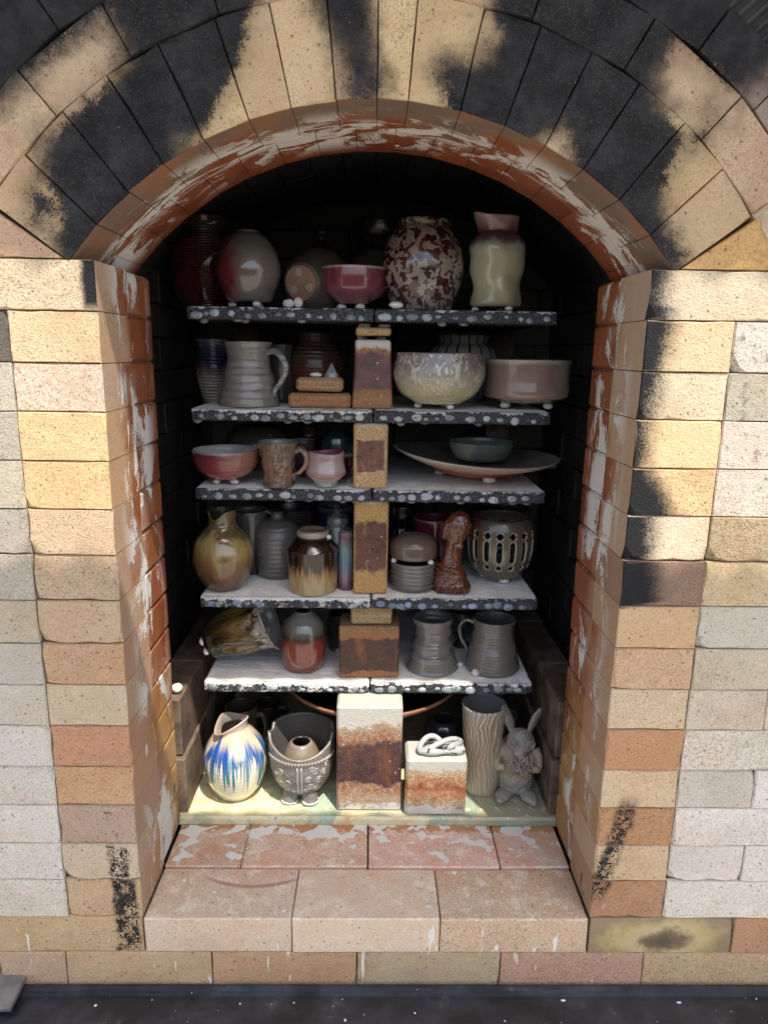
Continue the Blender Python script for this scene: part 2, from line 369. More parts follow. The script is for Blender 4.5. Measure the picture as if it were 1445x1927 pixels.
def mat_steel():
    t = NT('blackened_steel'); pos = t.geo(); s = t.noise(t.scale3(pos, (.05, 1, 1)), 240, 4, .6); n = t.noise(pos, 12, 4, .65); sp = t.voro(pos, 85)
    c = t.mix(t.smooth(n, .35, .7), (.012, .014, .018, 1), (.040, .043, .052, 1))
    c = t.mix(t.mul(t.smooth(t.noise(pos, 24, 5, .7), .60, .78), .5), c, (.20, .18, .16, 1))
    c = t.mix(t.mul(t.smooth(sp, .09, .05), t.smooth(t.noise(pos, 30), .55, .6)), c, (.6, .58, .55, 1))
    return t.done(c, t.fmix(t.smooth(s, .4, .65), .32, .5), t.bump(t.add(s, t.mul(n, .6)), .25, .001), metal=0, spec=.6)

GK = .66
def glaze(name, stops, H, streak=0.0, sf=60, mott=.08, mf=30, spots=None, speck=None, rough=.22, coat=.4, ring=0, rf=260, bump=.25, bf=120, drip=None, stripes=None, vein=None, patch=None):
    """fired glaze: colour follows height (fraction of H) shifted by running streaks and mottling"""
    t = NT(name); o = t.obj(); x, y, z = t.sep(o); h = t.mul(z, 1/H)
    sn = t.noise(t.scale3(o, (1, 1, .07)), sf, 3, .6); mn = t.noise(o, mf, 4, .6)
    k = t.add(t.add(h, t.mul(t.sub(sn, .5), streak*2)), t.mul(t.sub(mn, .5), mott*2))
    c = t.ramp(k, [(p, srgb(c, GK)) for p, c in stops])
    c = t.mix(t.mul(t.smooth(t.noise(o, mf*3, 4, .7), .35, .7), .30), c, t.mix(1, c, (.72, .70, .68, 1), 'MULTIPLY'))
    hb = t.mul(t.noise(o, bf, 3, .6), bump)
    if patch:   # second colour on one flank
        ph, px_, py_, lo_, hi_ = patch
        side = t.add(t.add(t.mul(x, px_), t.mul(y, py_)), t.mul(t.sub(mn, .5), .06))
        c = t.mix(t.smooth(side, lo_, hi_), c, srgb(ph, GK))
    if stripes: # painted upright lines
        ch, cnt, wid = stripes; an = t.math('ARCTAN2', x, y); sw = t.math('ABSOLUTE', t.math('SINE', t.add(t.mul(an, cnt/2), t.mul(sn, .8))))
        c = t.mix(t.smooth(sw, wid, wid*.6), c, srgb(ch, GK))
    if vein:    # rutile-like feathering
        vh, vs, v0, v1 = vein
        vv = t.noise(t.scale3(o, (1, 1, .35)), vs, 4, .6, 2.2); c = t.mix(t.smooth(vv, v0, v1), c, srgb(vh, GK)); hb = t.add(hb, t.mul(t.smooth(vv, v0, v1), .8))
    if spots:
        sh, ss, s0 = spots[:3]
        d = t.add(t.noise(o, ss, 2, .5, .8), t.mul(t.sub(t.noise(o, ss*.28, 2), .5), .35)); e = t.smooth(d, s0, s0+.025)
        c = t.mix(e, c, srgb(sh, GK)); hb = t.add(hb, t.mul(e, 1.4))
    if drip:    # a second coat running down from the rim
        dh, d0, da = drip
        dd = t.add(h, t.mul(t.sub(t.noise(t.scale3(o, (1, 1, .04)), sf*.8, 2, .5), .5), da*2)); e = t.smooth(dd, d0, d0+.03)
        c = t.mix(e, c, srgb(dh, GK)); hb = t.add(hb, e)
    if speck:
        s = t.smooth(t.voro(o, 230), .20, .12); c = t.mix(t.mul(s, .7), c, srgb(speck))
    if ring: hb = t.add(hb, t.mul(t.math('SINE', t.add(t.mul(z, rf*2.6), t.mul(mn, 4))), ring*.7))
    return t.done(c, rough, t.bump(hb, .7, .003), coat=coat)

M = {}
M['front'] = mat_front(); M['arch'] = mat_arch_face(); M['reveal'] = mat_reveal(); M['sill'] = mat_sill()
M['chamber'] = mat_chamber(); M['floor'] = mat_floor(); M['shelf'] = mat_shelf(); M['wash'] = mat_wash(); M['drip'] = mat_drip(); M['steel'] = mat_steel()
M['mortar'] = mat_simple('mortar_core', '4a4038', .95); M['sootmortar'] = mat_simple('sooty_mortar', '2b2724', .95); M['wad'] = mat_simple('clay_wad', 'e4e0d6', .9, 90, .18, .5, 220)
M['galv'] = mat_simple('galvanised_sheet', '8d8f90', .45, 20, .3, .2, 60, metal=.6)
M['bag'] = mat_simple('smoked_bag_brick', '6b5a4a', .7, 22, .55, .6, 180); M['concrete'] = mat_simple('concrete', '9d978c', .9, 3, .2, .4, 60)

# ------------------------------------------------------------------ bricks
def chamfer(bm, off, seed, jit=.0007):
    rng = random.Random(seed)
    for v in bm.verts: v.co += Vector((rng.uniform(-jit, jit), rng.uniform(-jit, jit), rng.uniform(-jit, jit)))
    bmesh.ops.bevel(bm, geom=list(bm.edges), offset=off, segments=1, affect='EDGES', profile=.5, clamp_overlap=True)
def chip_prism(outline, y0, y1, mat, seed, name='brick', pitch=.019, rough=1.0):
    """brick from a front outline (x, z): edges worn unevenly, the odd corner knocked off"""
    rng = random.Random(seed); ring = []; n = len(outline)
    for i in range(n):
        a, b = Vector(outline[i]), Vector(outline[(i+1) % n]); k = max(2, int((b-a).length/pitch))
        for j in range(k): ring.append((a.lerp(b, (j+(rng.uniform(-.3, .3) if j else 0))/k), j == 0))
    c = sum((p for p, _ in ring), Vector((0, 0)))/len(ring); bm = bmesh.new(); F, O, B = [], [], []
    big = [i for i, (_, co) in enumerate(ring) if co and rng.random() < .10]
    for i, (p, corner) in enumerate(ring):
        w = rng.uniform(.0009, .0022)*rough
        if rng.random() < .10: w += rng.uniform(.001, .0035)*rough
        if i in big: w += rng.uniform(.003, .008)*rough
        d = (c-p).normalized(); s_ = 1.4 if corner else 1.0
        q = p+d*w*s_; o = p+d*rng.uniform(0, .0006)
        F.append(bm.verts.new((q.x, y0+rng.uniform(-.0003, .0003), q.y))); O.append(bm.verts.new((o.x, y0+w*1.15, o.y))); B.append(bm.verts.new((p.x, y1, p.y)))
    bm.faces.new(F); bm.faces.new(B[::-1]); m = len(ring)
    for i in range(m):
        j = (i+1) % m; bm.faces.new((F[j], F[i], O[i], O[j])); bm.faces.new((O[j], O[i], B[i], B[j]))
    bmesh.ops.recalc_face_normals(bm, faces=bm.faces); me = bmesh_to(name, bm); me.materials.append(mat); return me
_bc = {}
def chip_box(sx, sy, sz, var, mat, key):
    k = (round(sx, 4), round(sy, 4), round(sz, 4), var, key)
    if k not in _bc: _bc[k] = chip_prism([(-sx/2, -sz/2), (sx/2, -sz/2), (sx/2, sz/2), (-sx/2, sz/2)], -sy/2, sy/2, mat, hash(k[:3])*3+var)
    return _bc[k]
def box_mesh(sx, sy, sz, var=0, off=.0025, mat=None, key='b'):
    k = (round(sx, 4), round(sy, 4), round(sz, 4), var, off, key)
    if k not in _bc:
        bm = bmesh.new(); bmesh.ops.create_cube(bm, size=1, matrix=Matrix.Diagonal((sx, sy, sz, 1))); chamfer(bm, off, hash(k[:3])*7+var)
        me = bmesh_to('brick', bm)
        if mat: me.materials.append(mat)
        _bc[k] = me
    return _bc[k]
def hull_mesh(name, pts, mat, off=.0025, seed=0, jit=.0006):
    """8 points: four in front (counter-clockwise), four behind"""
    bm = bmesh.new(); vs = [bm.verts.new(p) for p in pts]; n = len(pts)//2
    bm.faces.new(vs[:n]); bm.faces.new(vs[n:][::-1])
    for i in range(n): bm.faces.new((vs[(i+1) % n], vs[i], vs[i+n], vs[(i+1) % n+n]))
    bmesh.ops.recalc_face_normals(bm, faces=bm.faces); chamfer(bm, off, seed, jit)
    me = bmesh_to(name, bm); me.materials.append(mat); return me
cnt = [0]
def brick(parent, x0, x1, y0, y1, z0, z1, mat, hexa, gap=.0010, off=.0022, dy=None, k=1.0, inner=0, chip=False):
    cnt[0] += 1; rng = random.Random(cnt[0]*13+5)
    sx, sy, sz = x1-x0-gap, y1-y0-gap, z1-z0-gap
    me = chip_box(sx, sy, sz, rng.randrange(4), mat, mat.name+str(inner)) if chip else box_mesh(sx, sy, sz, rng.randrange(3), off, mat, mat.name+str(inner))
    if inner and len(me.materials) < 2:      # the face turned to the doorway is glazed
        me.materials.append(M['reveal'])
        for p in me.polygons:
            if p.normal.x*inner < -.9: p.material_index = 1
    o = mobj('brick', me, None, parent, ((x0+x1)/2, (y0+y1)/2+(rng.uniform(-.0016, .0012) if dy is None else dy), (z0+z1)/2))
    o.rotation_euler = (0, 0, rng.uniform(-.004, .004)); j = rng.uniform(.94, 1.05)
    cc = srgb(hexa, k*j); g_ = .33*(cc[0]+cc[1]+cc[2]); o.color = [min(.86, (c_*.72+g_*.28)*w_) for c_, w_ in zip(cc[:3], (1.05, 1.03, .98))]+[1]; return o

kiln = tag(empty('kiln', (0, 0, 0)), 'pale firebrick pottery kiln with soot-blackened arch over its open doorway', 'kiln')
ZL = [.9610, .8997, .8356, .7737, .7096, .6448, .5813, .5160, .4525, .3896, .3253, .2596, .1962, .1316, .0681, .0018, -.0640, -.128]
W, DEP = .345, .220
def slab(name, x0, x1, y0, y1, z0, z1, mat, parent=None):
    bm = bmesh.new(); bmesh.ops.create_cube(bm, size=1, matrix=Matrix.Translation(((x0+x1)/2, (y0+y1)/2, (z0+z1)/2)) @ Matrix.Diagonal((x1-x0, y1-y0, z1-z0, 1)))
    return mobj(name, bmesh_to(name, bm), mat, parent)
# mortar cores behind the brick faces
pierL = slab('pier', -.80, -.351, .008, .214, -.45, .955, M['mortar'], kiln)
pierR = slab('pier', .351, .80, .008, .214, -.45, .955, M['mortar'], kiln)
sillc = slab('sill', -.345, .345, .010, .214, -.44, -.008, M['mortar'], kiln)
# colours: course by course from the springing down
LP = ['d9c3a0','e0c492','d6bda4','e2bd80','dfb273','cdb08a','c6aa86','c8ab80','c59c70','cbb591','c58e62','c79b67','b89a82','c9b596','c4a678','c6a877']
LO = ['d9c3a0','6a6560','b9b09c','b0a898','bdb39c','a8a294','b5b0a0','b8ae92','b8b3a4','c2bcab','c6c3b8','cac7bb','cccac0','cfcdc4','cdcabe','c6a877']
RP = ['d8c4a4','dfc491','dcc7a2','e0bf86','e2be82','d8c2a0','9a7a62','d3ab77','cda57b','d2ba90','c28d58','d2b68a','c1905a','d1b489','c08d5e','b5a27a']
RO = ['d8c4a4','c9c0b4','b5b09a','cfc0b0','d2c6b4','b39f78','cdb584','c7c3b0','cdc0a2','d2c4aa','d2ccbb','d0cabb','dcd8cf','dcd9d1','dad5ca','c9a878']
def course(side, i):
    z1, z0 = ZL[i], ZL[i+1]; par = pierL if side < 0 else pierR
    P_, O_ = (LP, LO) if side < 0 else (RP, RO)
    def b(a, c, y0, y1, m, hexa, **kw):
        a_, c_ = (a, c) if side > 0 else (-c, -a); return brick(par, a_, c_, y0, y1, z0, z1, m, hexa, **kw)
    if i == 0:
        b(W+.0, W+.229, 0, .112, M['front'], P_[0], inner=side, chip=True); b(W+.229, W+.458, 0, .112, M['front'], P_[0], chip=True)
    elif i == 15:
        b(W+.002, W+.229, 0, .112, M['spot'] if side > 0 else M['front'], P_[15], chip=True); b(W+.229, W+.458, 0, .112, M['front'], P_[14], chip=True)
    else:
        b(W, W+.114, 0, .112, M['front'], P_[i], inner=side, chip=True)
        s = .114 if i % 2 else .229
        if side > 0 and i in (11, 13): s = .114
        b(W+.114, W+.114+s, 0, .112, M['front'], O_[i], chip=True); b(W+.114+s, W+.458, 0, .112, M['front'], O_[min(14, max(1, i+(1 if i % 3 else -1)))], chip=True)
def mat_spot():
    t = NT('flashed_glaze_brick'); o = t.obj(); x, y, z = t.sep(o); pos, v, c, h, fine, mid, lo = brick_core(t, .4)
    d = t.math('SQRT', t.add(t.mul(x, x), t.mul(t.mul(t.add(z, .01), t.add(z, .01)), 5))); d = t.add(t.add(d, t.mul(t.sub(lo, .5), .09)), t.mul(t.sub(mid, .5), .05))
    g = t.ramp(t.mul(d, 9), [(.0, srgb('4e4436')), (.22, srgb('6f5f45')), (.32, srgb('a08a62')), (.46, srgb('c0ad84')), (.62, srgb('b7a36c')), (.9, srgb('8c7a5c'))])
    return t.done(t.mix(.9, c, g), .4, t.bump(h, .3, .002), coat=.3)
M['spot'] = mat_spot()
for i in range(16):
    for s in (-1, 1): course(s, i)
# base course under the sill: stretchers right across
xs = [-.80, -.575, -.470, -.243, -.016, .211, .438, .665, .80]; bc = ['b99a78','bf9f7c','c5a677','c49c6b','b7a37a','c59a7c','c3a677','c0a070']
base = slab('base_course', -.80, .80, .010, .20, -.44, -.066, M['mortar'], kiln)
for i in range(len(xs)-1): brick(base, xs[i], xs[i+1], 0, .112, ZL[17]-.003, ZL[16], M['front'], bc[i], chip=True)
# brick reveals: two bricks deep on each side
rv = random.Random(3)
for i in range(16):
    for s in (-1, 1):
        z1, z0 = ZL[i], ZL[i+1]
        if i == 15: continue
        for k, (y0, y1) in enumerate(((.112, .224),)):
            a, c = (W+.0015, W+.112) if s > 0 else (-W-.112, -W-.0015)
            brick(pierL if s < 0 else pierR, a, c, y0, y1-.002, z0, z1, M['reveal'], rv.choice(['a87a5a','b0805c','a0694c','9a7358']), dy=rv.uniform(-.001, .002), off=.004)
# sill: three stretchers in front, four behind
sx = [-.3448, -.117, .113, .3448]
for i in range(3): brick(sillc, sx[i], sx[i+1], -.002, .108, ZL[16], .0, M['sill'], ['dcc3a6','dbc2a4','d6b894'][i], dy=0, gap=.0018)
sx = [-.3448, -.217, -.001, .226, .3448]
for i in range(4): brick(sillc, sx[i]+(.0012 if i > 1 else 0), sx[i+1], .110, .219, ZL[16], .001, M['sill'], ['dbb89c','dcbc9e','deb8a4','dcb6a2'][i], dy=0, gap=.0012)

# ------------------------------------------------------------------ the arch
def polar(a, r, y): return (math.sin(R(a))*r, y, AZ+math.cos(R(a))*r)
def ring_core(name, r0, r1, y0, y1, a0, a1, mat, n=40):
    bm = bmesh.new(); rows = []
    for i in range(n+1):
        a = a0+(a1-a0)*i/n; rows.append([bm.verts.new(polar(a, r, y)) for r, y in ((r0, y0), (r1, y0), (r1, y1), (r0, y1))])
    for i in range(n):
        for k in range(4): bm.faces.new((rows[i][k], rows[i][(k+1) % 4], rows[i+1][(k+1) % 4], rows[i+1][k]))
    bm.faces.new(rows[0][::-1]); bm.faces.new(rows[n]); bmesh.ops.recalc_face_normals(bm, faces=bm.faces)
    return mobj(name, bmesh_to(name, bm), mat, kiln)
arch = ring_core('arch', .476, .700, .012, .213, -53, 53, M['sootmortar'])
def voussoir(a0, a1, r0, r1, y0, y1, mats, hexa, seed, par=arch, g=.0004):
    rng = random.Random(seed); ga = math.degrees(g/(.5*(r0+r1))); dy = rng.uniform(-.0015, .0015); y0 += dy
    pts = [polar(a0+ga, r0, y0), polar(a1-ga, r0, y0), polar(a1-ga, r1-.0008, y0), polar(a0+ga, r1-.0008, y0)]
    pts += [(p[0], y1+dy, p[2]) for p in pts]
    c = Vector((0, 0, 0))
    for p in pts: c += Vector(p)/8
    me = chip_prism([(p[0]-c.x, p[2]-c.z) for p in pts[:4]], pts[0][1]-c.y, pts[4][1]-c.y, mats[0], seed, rough=.7)
    if len(mats) > 1:
        me.materials.append(mats[1])
        down = -Vector((c.x, 0, c.z-AZ)).normalized()
        for p in me.polygons:
            if p.normal.dot(down) > .93: p.material_index = 1
    o = mobj('brick', me, None, par, c); o.color = srgb(hexa, rng.uniform(.93, 1.06)); return o
J1 = [-53.3, -46.3, -39.5, -32.9, -26, -18.8, -12.4, -5.8, .1, 4.6, 12.3, 19.1, 25.7, 32.3, 39.3, 46.4, 53.3]
tan = ['c9b08c','d0b995','c6ad90','d2bc93','ccb48c']
for i in range(len(J1)-1): voussoir(J1[i], J1[i+1], AR, .5815, 0, .112, (M['arch'], M['reveal']), tan[i % 5], 100+i)
J1b = [-53.3]+[-50+6.66*i for i in range(16)]+[53.3]
for i in range(len(J1b)-1): voussoir(J1b[i], J1b[i+1], AR, .5815, .1125, .221, (M['reveal'],), ['a8704c','9c6a4a','b0774f','8f5f45'][i % 4], 150+i)
J2 = [-62.5, -51.5, -40.4, -29.3, -18.2, -6.6, 5.5, 17.8, 29.9, 42.1, 53, 64]
for i in range(len(J2)-1): voussoir(J2[i], J2[i+1], .5818, .6456, -.001, .110, (M['arch'],), ['cbb093','cdb596','c2ab8e'][i % 3], 200+i)
for i in range(5): voussoir(-76+12*i, -64+12*i, .7040, .768, .002, .108, (M['arch'],), '8d8076', 260+i)
J3 = [-70, -58, -46, -34.5, -23, -11, 1, 13, 24, 35.5, 44, 56, 70]
for i in range(len(J3)-1): voussoir(J3[i], J3[i+1], .6462, .703, -.002, .108, (M['arch'],), ['8d8076','9c8e80','867a70'][i % 3], 230+i)
# skewback bricks beside the springing, cut to the slope of the arch
for s in (-1, 1):
    par = pierL if s < 0 else pierR; z0 = ZL[0]+.0008
    e0 = polar(53.5, .4745, 0); e1 = polar(53.5, .5815, 0); e2 = polar(60.5, .5825, 0)
    def quad(pts2, hexa, seed):
        p = [Vector((s*x, 0, z)) for x, z in pts2]; 
        if s < 0: p = p[::-1]
        c = sum(p, Vector())/len(p); c.y = .055
        o = mobj('brick', chip_prism([(q.x-c.x, q.z-c.z) for q in p], -c.y, .11-c.y, M['front'], seed), None, par, c); o.color = srgb(hexa)
    quad([(e0[0]+.001, z0), (.575, z0), (.575, 1.0235), (e1[0]+.002, e1[2]-.002)], 'c6a98c' if s < 0 else 'cfa871', 300+s)
    quad([(.577, z0), (.80, z0), (.80, 1.0235), (.577, 1.0235)], 'c8ae92', 310+s)
    for i in range(5): 
        za = 1.025+.0645*i; xa = .60 if i == 0 else math.sqrt(max(.01, .725**2-(za-AZ)**2))
        if i == 0: quad([(e1[0]+.006, za), (.80, za), (.80, za+.0635), (.64, za+.0635)], 'b6a590', 320+s)
        elif xa < .79 and not (s > 0 and i > 2): quad([(xa+.004, za), (.80, za), (.80, za+.0635), (xa+.004, za+.0635)], 'a89a8a', 330+s*10+i)

# ------------------------------------------------------------------ chamber behind the doorway
CW, CB, VR = .425, .845, None
VC, VRAD = .66, .545            # vault centre height and radius
half = math.degrees(math.asin(CW/VRAD)); ZS = VC+VRAD*math.cos(R(half))
def shell():
    bm = bmesh.new()
    def q(a, b, c, d): bm.faces.new([bm.verts.new(p) for p in (a, b, c, d)])
    y0, y1, zb = .16, CB+.03, -.3
    ow = math.sin(R(62))*.70
    for s in (-1, 1):
        q((s*ow, y0, zb), (s*ow, y1, zb), (s*ow, y1, .9887), (s*ow, y0, .9887))
    q((-ow, y1, zb), (ow, y1, zb), (ow, y1, 1.45), (-ow, y1, 1.45))
    q((-ow, y0, zb), (ow, y0, zb), (ow, y1, zb), (-ow, y1, zb))
    n = 24
    for i in range(n):
        a, b = -62+124*i/n, -62+124*(i+1)/n; r = .70
        pa, pb = (math.sin(R(a))*r, VC+math.cos(R(a))*r), (math.sin(R(b))*r, VC+math.cos(R(b))*r)
        q((pa[0], y0, pa[1]), (pb[0], y0, pb[1]), (pb[0], y1, pb[1]), (pa[0], y1, pa[1]))
    o = mobj('outer_shell', bmesh_to('outer_shell', bm), M['mortar'], kiln); return o
shell()
def joined_bricks(name, boxes, hexa):
    bm = bmesh.new(); rng = random.Random(9)
    for pts in boxes:
        vs = [bm.verts.new(p) for p in pts]
        bm.faces.new(vs[:4]); bm.faces.new(vs[4:][::-1])
        for i in range(4): bm.faces.new((vs[(i+1) % 4], vs[i], vs[i+4], vs[(i+1) % 4+4]))
    bmesh.ops.recalc_face_normals(bm, faces=bm.faces)
    o = mobj(name, bmesh_to(name, bm), M['chamber'], kiln); o.color = srgb(hexa); tag(o, kind='stuff'); return o
def bx8(x0, x1, y0, y1, z0, z1, g=.0015):
    x0 += g; x1 -= g; y0 += g; y1 -= g; z0 += g; z1 -= g
    return [(x0, y0, z0), (x1, y0, z0), (x1, y0, z1), (x0, y0, z1), (x0, y1, z0), (x1, y1, z0), (x1, y1, z1), (x0, y1, z1)]
bx = []
for i in range(16):
    z0 = -.02+.064*i
    for s in (-1, 1):
        ys = [.224, .30 if i % 2 else .42, .53 if i % 2 else .65, .76 if i % 2 else .84, .84]
        for k in range(4):
            if ys[k+1]-ys[k] > .01:
                d = random.uniform(-.003, .003); a, c = (CW+d, CW+.11); bx.append(bx8(*((a, c) if s > 0 else (-c, -a)), ys[k], ys[k+1], z0, z0+.064))
joined_bricks('chamber_wall', bx, '4a4542')
vb = []
for k in range(16):
    a0, a1 = -half+2*half*k/16+.12, -half+2*half*(k+1)/16-.12
    for j, (y0, y1) in enumerate(((.224, .34 if k % 2 else .45), (.34 if k % 2 else .45, .57 if k % 2 else .68), (.57 if k % 2 else .68, .845))):
        d = random.uniform(-.002, .002)
        p = [(math.sin(R(a))*r, VC+math.cos(R(a))*r) for a, r in ((a0, VRAD+d), (a1, VRAD+d), (a1, VRAD+.11), (a0, VRAD+.11))]
        vb.append([(x, y0+.001, z) for x, z in p]+[(x, y1-.001, z) for x, z in p])
joined_bricks('vault', vb, '3c3a3b')
backw = slab('back_wall', -CW-.08, CW+.08, CB+.020, CB+.06, -.05, 1.25, M['mortar'], kiln)
for i in range(19):
    z0 = -.02+.064*i; o_ = -.52 if i % 2 else -.4055
    for k in range(5):
        x0, x1 = max(-.50, o_+.229*k), min(.50, o_+.229*(k+1))
        if x1-x0 > .03: brick(backw, x0, x1, CB, CB+.05, z0, z0+.064, M['chamber'], random.choice(['55504c','4a4644','5f5852']), dy=random.uniform(-.003, .002))
brick(backw, .36, .42, .66, .72, .60, .625, M['chamber'], '8a8072')
# floor slab and bag walls
fl = mobj('floor_slab', box_mesh(.80, .63, .020, 0, .004, M['floor'], 'fl'), None, kiln, (0, .2185+.315, .005))
bag = slab('bag_wall', .362, .418, .25, .80, .015, .20, M['mortar'], kiln); bagL = slab('bag_wall', -.418, -.362, .25, .80, .015, .20, M['mortar'], kiln)
for s, par in ((1, bag), (-1, bagL)):
    for zc, (z0, z1) in enumerate(((.016, .128), (.130, .242))):
        ys = [.228, .455, .683, .84] if zc == 0 else [.236, .40, .628, .84]
        for k in range(3):
            a = .334 if zc == 0 else .340
            x0, x1 = (a, a+.064); x0, x1 = (x0, x1) if s > 0 else (-x1, -x0)
            o = brick(par, x0, x1, ys[k], ys[k+1], z0, z1, M['bag'], 'ffffff', dy=0)
            o.rotation_euler.z = s*random.uniform(.0, .02)*(1 if zc else .3)

# ------------------------------------------------------------------ steel, ground, roof (what shades the place)
bm = bmesh.new()
prof = [(-.006, -.118), (-.010, -.118), (-.013, -.124), (-.016, -.1305), (-.110, -.133), (-.114, -.137), (-.114, -.205), (-.108, -.205), (-.108, -.141), (-.004, -.138)]
rows = [[bm.verts.new((x, y, z)) for y, z in prof] for x in (-1.1, -.4, .3, 1.1)]
for a in range(3):
    for i in range(len(prof)): bm.faces.new((rows[a][i], rows[a][(i+1) % len(prof)], rows[a+1][(i+1) % len(prof)], rows[a+1][i]))
bm.faces.new(rows[0][::-1]); bm.faces.new(rows[-1]); bmesh.ops.recalc_face_normals(bm, faces=bm.faces)
st = mobj('steel_angle', bmesh_to('steel_angle', bm), M['steel']); tag(st, 'long dark steel angle running along the foot of the kiln', 'steel beam')
fb = mobj('flat_bar', hull_mesh('flat_bar', [Vector(p) for p in [(-.060, -.05, -.005), (.028, -.05, -.005), (.028, -.05, .003), (-.060, -.05, .003), (-.060, .045, -.005), (.028, .045, -.005), (.028, .045, .003), (-.060, .045, .003)]], M['galv'], .001, 5), None)
fb.location = atz(16, 1858, -.112); fb.rotation_euler.x = R(7); fb.scale = (.72, .72, 1)
tag(fb, 'short paint-spattered grey metal strap resting on the steel angle', 'metal strap')
gr = slab('ground', -60, 60, -120, 60, -.56, -.55, M['concrete']); tag(gr, 'pale concrete yard in front of the kiln', kind='structure')
def corrugated(name, x0, x1, y0, y1, z, slope=0.0, pitch=.076, amp=.009):
    bm = bmesh.new(); n = int((x1-x0)/pitch*8); prev = None
    for i in range(n+1):
        x = x0+(x1-x0)*i/n; dz = amp*math.sin(2*math.pi*(x-x0)/pitch)
        cur = [bm.verts.new((x, y0, z+dz+slope*y0)), bm.verts.new((x, y1, z+dz+slope*y1)), bm.verts.new((x, y1, z+dz+.002+slope*y1)), bm.verts.new((x, y0, z+dz+.002+slope*y0))]
        if prev:
            for k in range(4): bm.faces.new((prev[k], prev[(k+1) % 4], cur[(k+1) % 4], cur[k]))
        prev = cur
    return mobj(name, bmesh_to(name, bm, True), M['galv'])
ZR = 2.0
ya = -(ZR-.956)/2.40; yb = -(ZR-.575)/2.40
r1 = corrugated('roof_sheet', -1.6, 2.2, ya, 1.5, ZR); tag(r1, 'corrugated metal roof sheet over the kiln', 'roof')
r2 = corrugated('roof_sheet', -1.6, 2.2, yb-.62, yb, ZR); tag(r2, 'narrow corrugated metal sheet at the front eave of the shed', 'roof')
tw = slab('added_timber_wall', -3.2, 3.0, -3.66, -3.60, -.55, 1.0, mat_simple('weathered_timber', '857868', .85, 8, .4)); tag(tw, 'unseen timber wall added opposite the kiln to darken reflections in the pots', 'wall')  # unseen wall, added so the glazes reflect a dark band and smaller highlights
# corrugated panel seen past the arch crown
pn = corrugated('corrugated_panel', -.30, .30, -.35, .35, 0, 0, .0155, .0035); pn.rotation_euler = (R(90), R(-47), 0); pn.location = (.66, .10, 1.50)
pn.rotation_euler = (R(90), 0, 0); pn.matrix_world = Matrix.Translation((.615, .13, 1.44)) @ Matrix.Rotation(R(48), 4, 'Y') @ Matrix.Rotation(R(90), 4, 'X')
pn.data.materials.clear(); pn.data.materials.append(mat_simple('dull_ribbed_metal', '54514d', .6, 20, .3)); tag(pn, 'ribbed grey metal panel just past the outer arch bricks', 'metal panel')

# ------------------------------------------------------------------ kiln shelves
S = {1: .925, 2: .758, 3: .620, 4: .421, 5: .254, 6: .015}
SHF, SHD, SHT = .283, .42, .021
_ico = {}
def blob_mesh(var, mat, sub=2, amp=.16):
    k = (var, mat.name)
    if k not in _ico:
        bm = bmesh.new(); bmesh.ops.create_icosphere(bm, subdivisions=sub, radius=1)
        for v in bm.verts: v.co *= 1+amp*mnoise.noise(v.co*1.3+Vector((var*7.1, 3, 1)))
        me = bmesh_to('blob', bm, True); me.materials.append(mat); _ico[k] = me
    return _ico[k]
wash_amt = {(1, -1): .25, (1, 1): .2, (2, -1): .75, (2, 1): .3, (3, -1): .25, (3, 1): .35, (4, -1): .95, (4, 1): .3, (5, -1): 1.0, (5, 1): .55}
drip_hex = {1: 'b9c6d2', 2: 'c9cdcc', 3: 'c6ccd0', 4: '9fb2d6', 5: 'c3d2d0'}
ordn = {1: 'topmost', 2: 'second', 3: 'third', 4: 'fourth', 5: 'lowest'}
